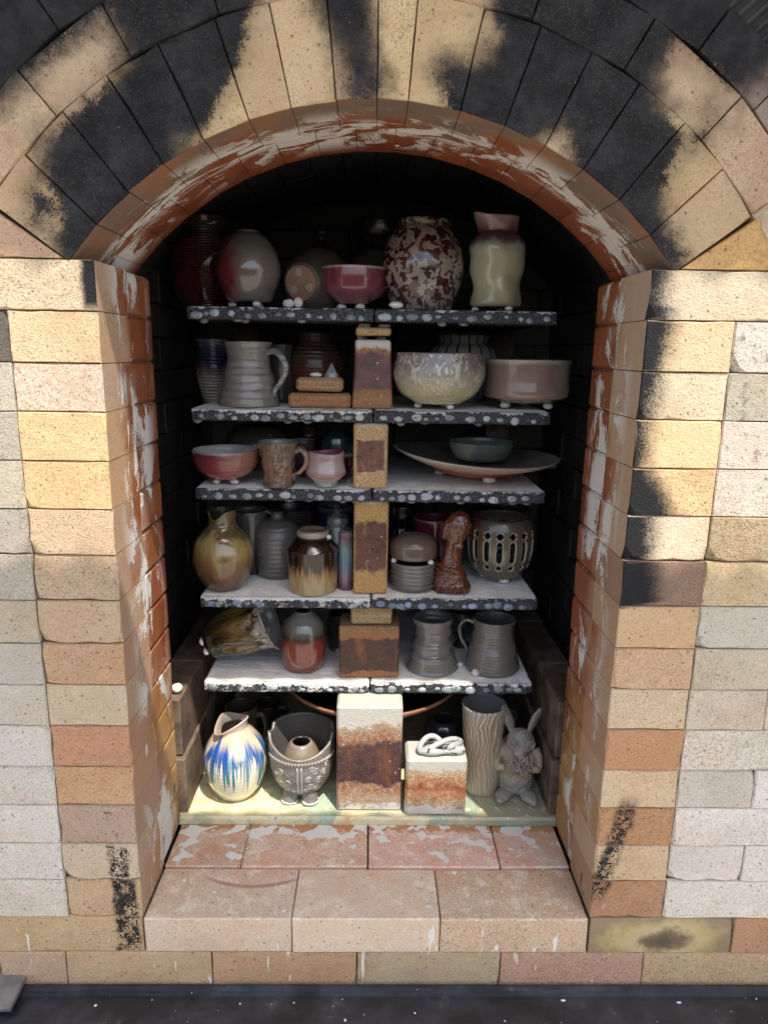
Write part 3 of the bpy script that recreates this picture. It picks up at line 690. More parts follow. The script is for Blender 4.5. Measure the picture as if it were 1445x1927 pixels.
def shelf(n, s):
    z = S[n]; rng = random.Random(n*10+s)
    xa, xb = (-.308, -.0015) if s < 0 else (.0015, .303)
    root = empty('kiln_shelf', ((xa+xb)/2, SHF, z-SHT))
    side = 'red' 
    what = {(1, -1): 'under the ovoid grey vase and pink bowl', (1, 1): 'under the splotched jar and cream pitcher', (2, -1): 'under the tall grey mug and brick offcuts', (2, 1): 'under the feathered bowl and straight-sided bowl',
            (3, -1): 'under the red ribbed bowl and brown mug', (3, 1): 'under the wide brown platter', (4, -1): 'under the ochre pitcher and flame jar', (4, 1): 'under the pierced lantern and brown figure', (5, -1): 'under the toppled golden vase and red bottle', (5, 1): 'under the waisted grey cup and grey mug'}[(n, s)]
    tag(root, 'black kiln shelf crusted with pale glaze '+what, 'kiln shelf', 'stacked kiln shelves')
    w = xb-xa
    bm = bmesh.new(); nx = 28
    # slab with a slightly eroded front edge
    rows = []
    for i in range(nx+1):
        x = -w/2+w*i/nx; e = .0016*mnoise.noise(Vector((x*40, n, s))); e2 = .002*mnoise.noise(Vector((x*55, n+5, s)))
        if i in (0, nx): e += .004
        rows.append([bm.verts.new(p) for p in ((x, e+.002, 0+e2*.5), (x, e, .003+e2), (x, e+.0005, SHT-.004), (x, e+.003, SHT-.0015), (x, SHD, SHT-.0015), (x, SHD, 0))])
    for i in range(nx):
        for k in range(6): bm.faces.new((rows[i][k], rows[i][(k+1) % 6], rows[i+1][(k+1) % 6], rows[i+1][k]))
    bm.faces.new(rows[0]); bm.faces.new(rows[-1][::-1]); bmesh.ops.recalc_face_normals(bm, faces=bm.faces)
    o = mobj('slab', bmesh_to('slab', bm), M['shelf'], root); a = wash_amt[(n, s)]; o.color = (a, a, a, 1)
    # kiln wash: thin white coat with a ragged front
    bm = bmesh.new(); rows = []
    for i in range(41):
        x = -w/2+.003+(w-.006)*i/40; e = .004+.004*abs(mnoise.noise(Vector((x*30, n*3, s))))
        row = []
        for k in range(9):
            y = e+(SHD-.006-e)*(k/8)**1.6; row.append(bm.verts.new((x, y, SHT-.0005+(0 if k in (0,) else .0006+.0007*mnoise.noise(Vector((x*45, y*45, n)))))))
        rows.append(row)
    for i in range(40):
        for k in range(8): bm.faces.new((rows[i][k], rows[i+1][k], rows[i+1][k+1], rows[i][k+1]))
    mobj('kiln_wash', bmesh_to('kiln_wash', bm, True), M['wash'], root)
    # frozen drips along the front edge
    x = -w/2+.016
    step = {1: .030, 2: .034, 3: .032, 4: .030, 5: .030}[n]
    heavy = 0 if (n, s) in ((4, -1), (5, -1)) else 1
    while x < w/2-.01:
        if heavy or rng.random() < .4:
            r = rng.choice([.0045, .006, .007, .008])*rng.uniform(.9, 1.1); d = mobj('glaze_drip', blob_mesh(rng.randrange(4), M['drip']), None, root, (x, .0015, rng.uniform(.005, .010)))
            d.scale = (r*rng.uniform(.95, 1.5), .0036, r*rng.uniform(.75, .95)); j = rng.uniform(.28, .72); d.color = srgb(drip_hex[n], j)
            if rng.random() < .35:
                d = mobj('glaze_drip', blob_mesh(rng.randrange(4), M['drip']), None, root, (x+rng.uniform(-.012, .012), .006+rng.uniform(0, .02), -.001)); d.scale = (.008, .006, rng.uniform(.003, .006)); d.color = srgb('a9a9a6', .5)
        x += step*rng.uniform(.45, 1.05)
    return root
for n in range(1, 6):
    for s in (-1, 1): shelf(n, s)

# ------------------------------------------------------------------ kiln posts and furniture
def post(name, x0, x1, y0, y1, z0, z1, mat, label, group=None, cat='kiln post', taper=0, off=.003, rz=0):
    cx, cy = (x0+x1)/2, (y0+y1)/2; hx, hy = (x1-x0)/2, (y1-y0)/2; h = z1-z0
    t_ = taper
    pts = [(-hx-t_, -hy, 0), (hx+t_, -hy, 0), (hx, -hy, h), (-hx, -hy, h), (-hx-t_, hy, 0), (hx+t_, hy, 0), (hx, hy, h), (-hx, hy, h)]
    o = mobj(name, hull_mesh(name, [Vector(p) for p in pts], mat, off, int(abs(x0*1e4+z0*1e4)), .0008), None, None, (cx, cy, z0)); o.rotation_euler.z = rz
    return tag(o, label, cat, group)
def wad(loc, r, parent=None, sq=(1, 1, .7), label=None, rz=0, mat=None):
    o = mobj('wad', blob_mesh(random.randrange(5), mat or M['wad']), None, parent, loc); o.scale = (r*sq[0], r*sq[1], r*sq[2]); o.rotation_euler.z = rz
    if label: tag(o, label, 'clay wad', 'clay wads that hold the ware off the shelves')
    return o
PY = .300
pm = mat_post
p2 = post('kiln_post', -.032, .028, PY, PY+.065, S[2]+.001, S[2]+.117, pm('post_purple', 'a87e58', '5d3a38', .22, .86, .14, .0, '8a5a38', .3, .06), 'tapered kiln post with glossy purple-brown face and white crusted top', 'kiln posts', taper=.005)
for dx in (-.016, .016): wad((dx-.002, .032, .121), .009, p2, (1.1, 1, .55))
b = post('kiln_block', -.031, .029, PY+.002, PY+.064, S[2]+.124, S[2]+.137, pm('block_tan', 'b79a68', 'a88a58', .4, .6), 'thin tan brick spacer on top of the purple-brown post', None, 'brick spacer')
for dx in (-.016, .018): wad((dx, .0, .0148+.002), .010, b, (1.1, 1, .45))
post('kiln_post', -.0335, .0255, .290, .353, S[3]+.001, S[3]+.1145, pm('post_speckled', 'c9a578', '6e4a40', .30, .74, .06, .0, None, .8, .02, .10), 'tan kiln post with square speckled brown patch beside the white pink cup', 'kiln posts', off=.004)
post('kiln_post', -.032, .029, PY, PY+.064, S[4]+.001, S[4]+.1765, pm('post_grainy', 'c09862', '5e3a30', .24, .78, .05, .0, None, .75, .05, .05), 'tall grainy tan kiln post with long dark brown middle beside the flame jar', 'kiln posts')
post('kiln_post', -.058, .053, PY, PY+.070, S[5]+.001, S[5]+.104, pm('post_red', '9a7852', '45221d', .08, .80, .0, .0, 'a26436', .22, .05), 'wide kiln post with shiny reddish brown face between red bottle and waisted cup', 'kiln posts')
post('kiln_block', -.037, .039, PY+.006, PY+.064, S[5]+.106, S[5]+.144, pm('block_tan2', 'a8946a', 'a08450', .4, .6), 'tan brick spacer on top of the wide reddish brown post', None, 'brick spacer')
post('kiln_post', -.060, .060, .238, .302, S[6]+.001, S[6]+.215, pm('post_tall', 'b39a7e', '4a3032', .22, .70, .22, .08, '8a5232', .3, .05), 'tallest kiln post, white at top, purple-brown middle and rusty base', 'kiln posts', off=.004)
blk = post('kiln_block', .067, .179, .223, .290, S[6]+.001, S[6]+.118, pm('block_rust', 'c2a988', '93512e', .36, .64, .24, .22, '9c6238', .6, .14), 'squat white and rust-orange brick with a clay coil on top', None, 'brick', off=.005)
# rear posts
for n, h in ((2, .143), (3, .115), (4, .176), (5, .143), (6, .215)):
    for s, xx in ((-1, -.272), (1, .275)):
        post('kiln_post', xx-.027, xx+.027, .63, .685, S[n]+.001, S[n]+h, M.setdefault('rearpost', pm('post_rear', '8a7a62', '5a4638', .3, .7)), 'dull brown kiln post at the back of the '+('kiln floor' if n == 6 else ordn[n]+' shelf')+(', behind the '+{2: 'striped vase', 3: 'ribbed red bowl', 4: 'ochre pitcher', 5: 'toppled golden vase', 6: 'blue pitcher'}[n] if s < 0 else ', behind the '+{2: 'straight-sided bowl', 3: 'wide platter', 4: 'pierced lantern', 5: 'handled mug', 6: 'rabbit figurine'}[n]), 'rear kiln posts')
# brick offcuts on shelf two
bo = M.setdefault('offcut', pm('offcut', 'a07a58', '82583a', .3, .7, 0, 0, 'a86e40', .8, .3))
post('brick_offcut', -.146, -.040, .300, .352, S[2]+.001, S[2]+.026, bo, 'long flat piece of orange-brown broken brick lying beside the purple-brown post', None, 'brick offcut', rz=.03, off=.004)
post('brick_offcut', -.132, -.052, .306, .356, S[2]+.0285, S[2]+.052, M.setdefault('offcut2', pm('offcut_grainy', 'b08c68', '8c6444', .3, .7, 0, 0, None, .8, .3)), 'smaller grainy brick piece stacked on another brick offcut', None, 'brick offcut', rz=-.06, off=.005)
wad((-.100, .325, S[2]+.0565), .009, None, (1.2, 1, .5), 'flat white clay wad on the upper brick offcut')
bm = bmesh.new(); bmesh.ops.create_cone(bm, cap_ends=True, segments=3, radius1=.014, radius2=.001, depth=.024, matrix=Matrix.Translation((0, 0, .018)))
bmesh.ops.create_cone(bm, cap_ends=True, segments=20, radius1=.015, radius2=.014, depth=.008, matrix=Matrix.Translation((0, 0, .004)))
o = mobj('glassy_cone', bmesh_to('glassy_cone', bm), glaze('slumped_cone', [(0, 'b8b8b4'), (.3, '8a8a88'), (.34, '1c1b1a'), (1, '2a2826')], .03, coat=.4, rough=.1), None, (-.073, .328, S[2]+.0525)); o.scale = (.85, .85, .8); tag(o, 'small glassy grey cone in a white pad on the upper brick offcut', 'firing cone')

# ------------------------------------------------------------------ pottery
def catmull(pts, per=7):
    out = []; n = len(pts)
    for i in range(n-1):
        p0, p1, p2_, p3 = pts[max(0, i-1)], pts[i], pts[i+1], pts[min(n-1, i+2)]
        for k in range(per):
            t = k/per; o = []
            for a in range(2):
                o.append(.5*((2*p1[a])+(-p0[a]+p2_[a])*t+(2*p0[a]-5*p1[a]+4*p2_[a]-p3[a])*t*t+(-p0[a]+3*p1[a]-3*p2_[a]+p3[a])*t**3))
            out.append((max(.0, o[0]), o[1]))
    out.append(pts[-1]); return out
def lathe(prof, seg=56, thick=.004, fn=None, closed=False, wob=.006, seed=0):
    """prof: (radius, height) control points, foot to rim; hollow unless closed"""
    outer = catmull(prof); loop = [(0, outer[0][1])]+outer
    if closed: loop.append((0, outer[-1][1]))
    else:
        rr, zz = outer[-1]; loop.append((max(.001, rr-thick*.5), zz+thick*.25)); floor = outer[0][1]+thick*1.4
        inn = [(max(.001, r-thick), z) for r, z in outer[::-1] if z > floor]
        split = len(loop); loop += inn+[(0, floor)]
    bm = bmesh.new(); rows = []; ns = Vector((seed*3.7, seed*1.3, 0))
    for r, z in loop:
        if r <= 1e-6: rows.append([bm.verts.new((0, 0, z))]); continue
        row = []
        for j in range(seg):
            a = 2*math.pi*j/seg; k = 1+wob*mnoise.noise(Vector((math.cos(a)*1.2, math.sin(a)*1.2, z*22))+ns)
            p = Vector((math.cos(a)*r*k, math.sin(a)*r*k, z))
            if fn: p = fn(p, a, r)
            row.append(bm.verts.new(p))
        rows.append(row)
    for i in range(len(rows)-1):
        A, B = rows[i], rows[i+1]; mi = 1 if (not closed and i >= split-1) else 0
        if len(A) == 1 and len(B) == 1: continue
        for j in range(seg):
            j2 = (j+1) % seg
            if len(A) == 1: f = bm.faces.new((A[0], B[j], B[j2]) if False else (A[0], B[j2], B[j]))
            elif len(B) == 1: f = bm.faces.new((A[j], A[j2], B[0]))
            else: f = bm.faces.new((A[j], A[j2], B[j2], B[j]))
            f.material_index = mi
    bmesh.ops.recalc_face_normals(bm, faces=bm.faces)
    return bm
def add_tube(bm, pts, rad, seg=10, flat=1.0, cap=True):
    pts = [Vector(p) for p in pts]; n = len(pts); rows = []; up0 = None
    for i, p in enumerate(pts):
        d = (pts[min(n-1, i+1)]-pts[max(0, i-1)]).normalized()
        if up0 is None: up0 = d.orthogonal().normalized()
        up0 = (up0-d*up0.dot(d)).normalized(); sd = d.cross(up0)
        r = rad[i] if hasattr(rad, '__len__') else rad
        rows.append([bm.verts.new(p+(up0*math.cos(2*math.pi*k/seg)*r+sd*math.sin(2*math.pi*k/seg)*r*flat)) for k in range(seg)])
    for i in range(n-1):
        for k in range(seg): bm.faces.new((rows[i][k], rows[i][(k+1) % seg], rows[i+1][(k+1) % seg], rows[i+1][k]))
    if cap: bm.faces.new(rows[0][::-1]); bm.faces.new(rows[-1])
def spline3(pts, per=8):
    out = []; n = len(pts); P_ = [Vector(p) for p in pts]
    for i in range(n-1):
        a, b, c, d = P_[max(0, i-1)], P_[i], P_[i+1], P_[min(n-1, i+2)]
        for k in range(per):
            t = k/per; out.append(.5*((2*b)+(c-a)*t+(2*a-5*b+4*c-d)*t*t+(3*b-a-3*c+d)*t**3))
    out.append(P_[-1]); return out
def fit(l, r, top, base, z, Yf=None, rim=.7, foot=.6):
    """survey of one pot: outline in the photograph -> centre, radius, height in metres"""
    cx = (l+r)/2
    if Yf is None: Yf = atz(cx, base, z).y
    my = (top+base)/2; Rr = (at(r, my, Yf).x-at(l, my, Yf).x)/2
    for _ in range(4):
        Yc = Yf+Rr*foot; Rr = (at(r, my, Yc).x-at(l, my, Yc).x)/2
    Ht = at(cx, top, Yc).z-z; s_ = 1 if z+Ht < CAM[2] else -1
    Ht = at(cx, top, Yc+s_*Rr*rim).z-z
    return Vector(((at(l, my, Yc).x+at(r, my, Yc).x)/2, Yc, z)), Rr, Ht
PLAIN = {}
def plain(hexa, rough=.3, coat=.3):
    k = (hexa, rough)
    if k not in PLAIN: PLAIN[k] = glaze('glaze_'+hexa, [(0, hexa), (1, hexa)], .1, mott=.1, rough=rough, coat=coat)
    return PLAIN[k]
def pot(name, cat, label, px, shelf_n, prof, mat, inner=None, Yf=None, rim=.7, foot=.6, lift=.0, rz=0, fn=None, thick=.004, seg=56, wads=0, group=None, closed=False, wang=.6, wob=.006, Hs=1.0, parts=None):
    """prof in fractions of radius and height; mat is a function of height"""
    z = S[shelf_n]; loc, Rr, H = fit(*px, z, Yf, rim, foot); H = (H-lift)*Hs
    root = empty(name, (loc.x, loc.y, z+.0016), rz); tag(root, label, cat, group)
    bm = lathe([(a*Rr, b*H+lift) for a, b in prof], seg, thick, (lambda p, a, r: fn(p, a, r, Rr, H)) if fn else None, closed, wob, int(px[0]))
    me = bmesh_to('body', bm, True); m = mat(H+lift) if callable(mat) else mat; me.materials.append(m); me.materials.append(inner or m)
    mobj('body', me, None, root)
    if wads:
        rf = prof[0][0]*Rr*.86
        for k in range(wads):
            a = -math.pi/2+wang+2*math.pi*k/wads-rz
            wad((math.cos(a)*rf, math.sin(a)*rf, lift*.5), max(.006, lift*.75), root, (1.15, 1, .68), rz=random.random()*3)
    if parts: parts(root, Rr, H, m)
    return root
def handle(pts, rad=.005, flat=.6, name='handle'):
    def f(root, Rr, H, m):
        bm = bmesh.new(); P_ = spline3([(a*Rr, 0, b*H) for a, b in pts]); n = len(P_)
        add_tube(bm, P_, [rad*(1.25-.5*i/(n-1)) for i in range(n)], 10, flat)
        bmesh.ops.recalc_face_normals(bm, faces=bm.faces); me = bmesh_to(name, bm, True); me.materials.append(m); mobj(name, me, None, root)
    return f
def spout(ang, width=.5, pull=.35, frm=.7, notch=0.0):
    """pull the rim of a pitcher out into a lip at an angle"""
    def f(p, a, r, Rr, H):
        d = (a-ang+math.pi) % (2*math.pi)-math.pi; k = math.exp(-(d/width)**2)*max(0, (p.z/H-frm)/(1-frm))**1.5
        return Vector((p.x+math.cos(ang)*Rr*pull*k, p.y+math.sin(ang)*Rr*pull*k, p.z+H*notch*k))
    return f
def G(name, stops, **kw): return lambda H: glaze(name, stops, H, **kw)
grey = [(0, '8f8a82'), (.5, '9a958d'), (1, '8a8680')]
# --- top shelf
pot('ovoid_vase', 'vase', 'egg-shaped grey vase blushing dark red on one flank, raised on white wads', (407, 528, 435, 572), 1, [(.62, 0), (.74, .06), (.95, .30), (1, .48), (.90, .70), (.62, .90), (.40, .98), (.40, 1.0)],
    G('ovoid', [(0, '6e6a62'), (.15, '77726a'), (.6, '7c7871'), (1, '6a6660')], patch=('7a2a2c', -1, -.3, .012, .045), rough=.12, coat=.7), plain('3a3836'), Yf=.325, lift=.010, wads=3, rim=.2)
pot('red_vase', 'vase', 'big dark red vase with ridged brown neck behind the egg-shaped vase', (322, 456, 410, 575), 1, [(.6, 0), (.85, .15), (1, .45), (.95, .72), (.80, .86), (.78, .93), (.84, 1)],
    G('darkred', [(0, '3a2426'), (.3, '6a1f26'), (.75, '5a2024'), (.80, '352a28'), (1, '4a3c36')], rough=.15, coat=.7, ring=.8, rf=500), plain('2a2220'), Yf=.47, rim=.4)
pot('crimson_bowl', 'bowl', 'glossy crimson bowl with pale pink rim standing on white wads', (602, 729, 500, 580), 1, [(.42, 0), (.50, .05), (.90, .30), (.99, .62), (1, 1)],
    G('crimson', [(0, 'b06a6c'), (.35, '96505a'), (.75, '853a44'), (.93, '86424a'), (.985, 'cdb2ac')], streak=.02, mott=.015, sf=120, rough=.12, coat=.7), plain('b8777a'), Yf=.335, lift=.010, wads=3, rim=.95)
pot('splotched_jar', 'jar', 'round jar with oxblood splotches crawling over cream glaze', (719, 873, 411, 581), 1, [(.66, 0), (.74, .04), (.95, .30), (1, .52), (.93, .72), (.72, .88), (.62, .92), (.60, .955), (.66, .965), (.64, 1)],
    G('splotch', [(0, '9a9083'), (.5, 'a89d8e'), (.7, '8e8070'), (.8, 'a4967f'), (.93, '8b7c66'), (1, '9c8d76')], spots=('45191b', 78, .485), mott=.12, rough=.15, coat=.7, speck='5a3a34'), plain('4a3c34'), Yf=.312, rim=.45, foot=.75)
def fac(p, a, r, Rr, H):
    k = 1+.035*math.cos(a*5+p.z*30)+.028*math.sin(p.z*120+a*2)+.05*mnoise.noise(p*38)
    q = Vector((p.x*k, p.y*k, p.z)); return spout(math.radians(205), .45, .17, .80, .03)(q, a, r, Rr, H)
pot('cream_pitcher', 'pitcher', 'dented cream-green pitcher with plum collar and pinched lip', (882, 988, 408, 586), 1, [(.82, 0), (.90, .05), (.86, .25), (.95, .50), (1, .66), (.88, .77), (.74, .83), (.73, .87), (.82, 1)],
    G('creampit', [(0, 'b5ae88'), (.25, 'c3bd98'), (.60, 'c6c2a4'), (.70, 'b9b9b0'), (.76, '6e5458'), (.84, '5c3438'), (.92, '8c6a68'), (1, 'a4908a')], streak=.10, sf=50, mott=.05, rough=.15, coat=.6), plain('9a8a88'), Yf=.325, lift=.008, wads=3, rim=.5, fn=fac)
def lying(p, a, r, Rr, H): return p
z = S[1]; root = empty('rope_textured_jar', (-.104, .375, z+.055)); tag(root, 'dark rope-textured jar toppled over, pale round foot facing out', 'jar')
ly = glaze('rope_dark', [(0, '5a5046'), (1, '4a443c')], .1, rough=.45, coat=.1)
bm = lathe([(.031, 0), (.036, .006), (.052, .045), (.055, .075), (.045, .11), (.030, .125), (.030, .14)], 72, .004, lambda p, a, r: p+Vector((p.x, p.y, 0))*(.035*math.sin(p.z*520+math.sin(a*18)*1.6) if r > .031 else 0))
me = bmesh_to('body', bm, True); me.materials.append(ly); me.materials.append(ly); b = mobj('body', me, None, root); b.rotation_euler = (R(-82), 0, R(-22)); b.location = (-.022, -.03, -.012)
bm = bmesh.new(); bmesh.ops.create_cone(bm, cap_ends=True, segments=40, radius1=.029, radius2=.029, depth=.003); me = bmesh_to('foot', bm); me.materials.append(mat_simple('bare_clay_foot', '8a6a58', .8, 60, .2)); f = mobj('foot', me, None, b, (0, 0, -.001))
for a in (.4, 2.5, 4.6): wad((math.cos(a)*.018, math.sin(a)*.018, -.003), .008, f, (1, 1, .2), mat=mat_simple('wad_scar', '9a8f84', .9))
wad((-.145, .318, S[1]+.0075), .009, None, (1.1, .9, .8), 'flat white clay wad lying beside the toppled rope-textured jar')
wad((-.129, .322, S[1]+.0095), .010, None, (.8, .7, .9), 'rounded clay wad standing upright against a flat wad by the toppled jar')
wad((.036, .298, S[1]+.0065), .010, None, (1.2, 1, .6), 'lone white clay wad in front of the splotched jar')
pot('lidded_jar', 'jar', 'small lidded stoneware jar with blue-black knob in the dark behind the toppled jar', (560, 650, 425, 575), 1, [(.8, 0), (.95, .2), (1, .45), (.6, .62), (.58, .68), (.62, .70), (.35, .78), (.2, .84), (.30, .92), (.1, 1)],
    G('lidblue', [(0, '5a5248'), (.6, '6a6258'), (.66, '3a3e48'), (1, '2c3a52')]), None, Yf=.52, closed=True, rim=0)
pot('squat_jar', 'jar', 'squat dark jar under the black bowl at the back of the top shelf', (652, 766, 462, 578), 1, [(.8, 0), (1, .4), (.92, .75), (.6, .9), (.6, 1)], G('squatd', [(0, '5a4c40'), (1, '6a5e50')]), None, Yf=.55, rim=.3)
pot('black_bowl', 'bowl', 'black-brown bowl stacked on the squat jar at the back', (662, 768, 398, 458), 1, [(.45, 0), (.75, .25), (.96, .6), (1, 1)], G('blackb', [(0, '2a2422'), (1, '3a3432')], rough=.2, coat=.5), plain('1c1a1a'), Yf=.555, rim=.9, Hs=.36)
bpy.data.objects['black_bowl'].location.z = S[1]+.112
# --- second shelf
pot('grey_mug', 'mug', 'tall grey mug with spiralling waist and looped handle', (410, 526, 645, 768), 2, [(.98, 0), (1, .03), (.97, .10), (.88, .30), (.80, .45), (.72, .62), (.68, .78), (.72, .90), (.80, 1)],
    G('mugA', grey, rough=.16, coat=.6, ring=.9, rf=190, mott=.05), plain('6a6660'), rim=.75, foot=.95, rz=R(-25), fn=lambda p, a, r, Rr, H: p+Vector((p.x, p.y, 0))*.03*math.sin(p.z*170+a*1.0)*(1-abs(p.z/H-.5)*1.6), parts=handle([(.70, .84), (1.05, .86), (1.35, .72), (1.40, .55), (1.18, .36), (1.0, .26), (.96, .16)], .0055))
pot('striped_vase', 'vase', 'dark blue and white vase with ribbed shoulder partly hidden by the tall grey mug', (368, 438, 640, 748), 2, [(.6, 0), (.8, .2), (.98, .45), (1, .6), (.72, .78), (.82, .92), (.9, 1)],
    G('stripv', [(0, 'b5ae9a'), (.35, 'a8a294'), (.5, '6a5a5e'), (.6, '46343a'), (.68, '2c3450'), (.85, '4a4a5c'), (1, '6a6a74')], streak=.2, sf=70, ring=1, rf=420), None, Yf=.40)
pot('brown_jar', 'jar', 'round brown jar with wide neck in the shadow behind the brick offcuts', (536, 652, 628, 745), 2, [(.7, 0), (.92, .2), (1, .45), (.93, .68), (.62, .86), (.58, .95), (.64, 1)], G('brownj', [(0, '5a3020'), (.4, '7a4028'), (.65, '6a5040'), (1, '5a5048')], ring=.6, rf=330, rough=.2, coat=.5), plain('2a2420'), Yf=.45)
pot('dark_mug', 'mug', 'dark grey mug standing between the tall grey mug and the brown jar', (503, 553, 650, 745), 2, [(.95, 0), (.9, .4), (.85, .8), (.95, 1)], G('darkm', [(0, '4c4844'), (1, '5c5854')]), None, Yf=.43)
pot('feathered_bowl', 'bowl', 'rounded bowl with feathery white starbursts over cream and violet-grey glaze', (738, 911, 666, 770), 2, [(.50, 0), (.56, .03), (.84, .22), (.99, .50), (1, .68), (.95, .88), (.92, 1)],
    G('feather', [(0, 'c9b878'), (.3, 'd6c894'), (.55, 'c4bca0'), (.75, 'a2988e'), (1, '8d827c')], vein=('ded8c6', 75, .50, .58), mott=.12, rough=.15, coat=.6, bump=.6), plain('8f8478'), Yf=.292, lift=.009, wads=3, rim=.9, foot=.5)
pot('straight_bowl', 'bowl', 'pinkish grey straight-sided bowl with frosted white patch low on its side', (911, 1071, 678, 762), 2, [(.66, 0), (.70, .03), (.92, .10), (.985, .22), (.97, .5), (.97, .8), (1, 1)],
    G('straight', [(0, 'a39686'), (.12, 'b5a494'), (.3, '9c8476'), (.9, '94796c'), (.97, 'b8aa9c')], rough=.2, coat=.5, patch=('a8a294', 1, -.4, .05, .09), mott=.05), plain('8a7a70'), Yf=.315, lift=.012, wads=3, rim=.95, foot=.66, wang=.9)
pot('white_striped_jar', 'jar', 'white jar with black upright stripes behind the feathered bowl', (803, 940, 632, 745), 2, [(.6, 0), (.9, .2), (1, .5), (.9, .78), (.70, .88), (.68, .93), (.74, 1)], G('wstripe', [(0, 'c4c4c0'), (1, 'bcbcb8')], stripes=('141414', 18, .28), mott=.03), plain('2a2a2a'), Yf=.50, rim=.5)
# --- third shelf
pot('ribbed_red_bowl', 'bowl', 'red bowl with pale throwing ribs and white interior', (363, 489, 838, 914), 3, [(.36, 0), (.44, .04), (.76, .24), (.94, .58), (1, 1)],
    G('ribred', [(0, 'a85a58'), (.4, '98484e'), (.8, '863a42'), (.93, '6a3a3c'), (1, 'c0b4ac')], patch=('a07060', 1, -.5, .035, .07), rough=.2, coat=.5), plain('c2bfb8'), lift=.009, wads=3, rim=1, foot=.3, wang=1.0, fn=lambda p, a, r, Rr, H: p+Vector((p.x, p.y, 0))*.022*math.sin(p.z*900), seg=72)
pot('brown_mug', 'mug', 'mottled brown mug with bulging rings, looped handle and stamped foot', (484, 563, 828, 921), 3, [(.70, 0), (.76, .04), (.70, .12), (.74, .25), (.72, .38), (.80, .50), (.78, .62), (.88, .74), (.88, .84), (1, 1)],
    G('brownmug', [(0, '6b5844'), (.3, '8f6e58'), (.5, '9a7060'), (.7, '8a7460'), (1, '7d6a58')], vein=('5a5040', 50, .56, .64), mott=.15, rough=.2, coat=.5), plain('8a8580'), rim=.9, foot=.7, rz=R(-15), parts=handle([(.86, .80), (1.15, .86), (1.42, .72), (1.40, .52), (1.10, .34), (.82, .28), (.80, .16)], .005))
pot('angular_cup', 'cup', 'white cup blushing pink with sharp waist and celadon foot', (575, 651, 847, 920), 3, [(.56, 0), (.60, .05), (.60, .14), (.86, .28), (1.0, .38), (.96, .55), (.90, .8), (.92, 1)],
    G('angcup', [(0, '8f9a8c'), (.14, '9fa89a'), (.22, 'c2aca8'), (.4, 'b88a8c'), (.5, 'c0aca8'), (1, 'b49a98')], rough=.15, coat=.6), plain('8e4a54'), rim=.9, foot=.6, fn=lambda p, a, r, Rr, H: Vector((p.x, p.y, p.z+(.03*H*math.sin(a*2+.6) if p.z > .8*H else 0))))
pot('small_dark_bowl', 'bowl', 'small dark pink-lined bowl behind the brown mug', (548, 594, 826, 905), 3, [(.5, 0), (.85, .5), (1, 1)], G('sdb', [(0, '4a3438'), (1, '5a4a4c')]), plain('9a8284'), Yf=.40, rim=1)
pot('green_bowl', 'bowl', 'glossy blue-green bowl stacked upside down over a red bowl by the post', (604, 668, 808, 905), 3, [(.55, 0), (.9, .25), (1, .42), (.97, .50), (1, .58), (.9, .85), (.5, 1)], G('greenb', [(0, '6a2430'), (.45, '7a2c36'), (.5, 'c4c4bc'), (.56, '23403c'), (1, '1f3a3c')], mott=.02, rough=.1, coat=.8), None, Yf=.37, closed=True, rim=0)
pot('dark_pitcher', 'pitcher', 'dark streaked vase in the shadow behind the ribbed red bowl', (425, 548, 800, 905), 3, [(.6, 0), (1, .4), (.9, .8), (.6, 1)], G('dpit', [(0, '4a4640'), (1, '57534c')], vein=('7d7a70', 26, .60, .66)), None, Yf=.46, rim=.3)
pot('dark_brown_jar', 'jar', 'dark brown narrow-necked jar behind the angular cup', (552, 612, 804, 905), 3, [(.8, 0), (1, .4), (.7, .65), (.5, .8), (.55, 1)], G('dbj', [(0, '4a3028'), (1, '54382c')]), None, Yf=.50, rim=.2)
def plat(p, a, r, Rr, H): return Vector((p.x, p.y, p.z-.009*(p.x/Rr)*min(1, p.z/H)+.004*math.cos(2*a)*(r/Rr)**2))
pot('wide_platter', 'platter', 'wide brown platter with orange flashed foot propped on white wads', (738, 1049, 833, 908), 3, [(.50, 0), (.52, .14), (.70, .40), (.90, .74), (1.0, 1.0)],
    G('platter', [(0, 'd8d0c4'), (.20, 'd8cfc2'), (.25, 'c25a2c'), (.44, 'cc7444'), (.50, 'bc9474'), (.9, 'c4b09c'), (1, 'd0c6ba')], mott=.03, rough=.5, coat=.1), mat_simple('platter_well', '7d736a', .4, 14, .5), Yf=.335, lift=.014, wads=3, rim=1.0, foot=.50, thick=.006, seg=96, fn=plat, wang=.25, Hs=.95)
o = pot('grey_green_bowl', 'bowl', 'grey-green bowl with pale splashed flank sitting inside the wide platter', (843, 966, 826, 880), 3, [(.48, 0), (.74, .14), (.90, .45), (.98, .8), (1, 1)],
    G('ggb', [(0, '6a6a62'), (.3, '77776e'), (1, '8a9088')], patch=('b8b49a', -1, -.2, .018, .045), speck='4a4a3c', rough=.12, coat=.7), plain('9aa39e'), Yf=.415, rim=1, foot=.48, Hs=.60)
o.location.z = S[3]+.029
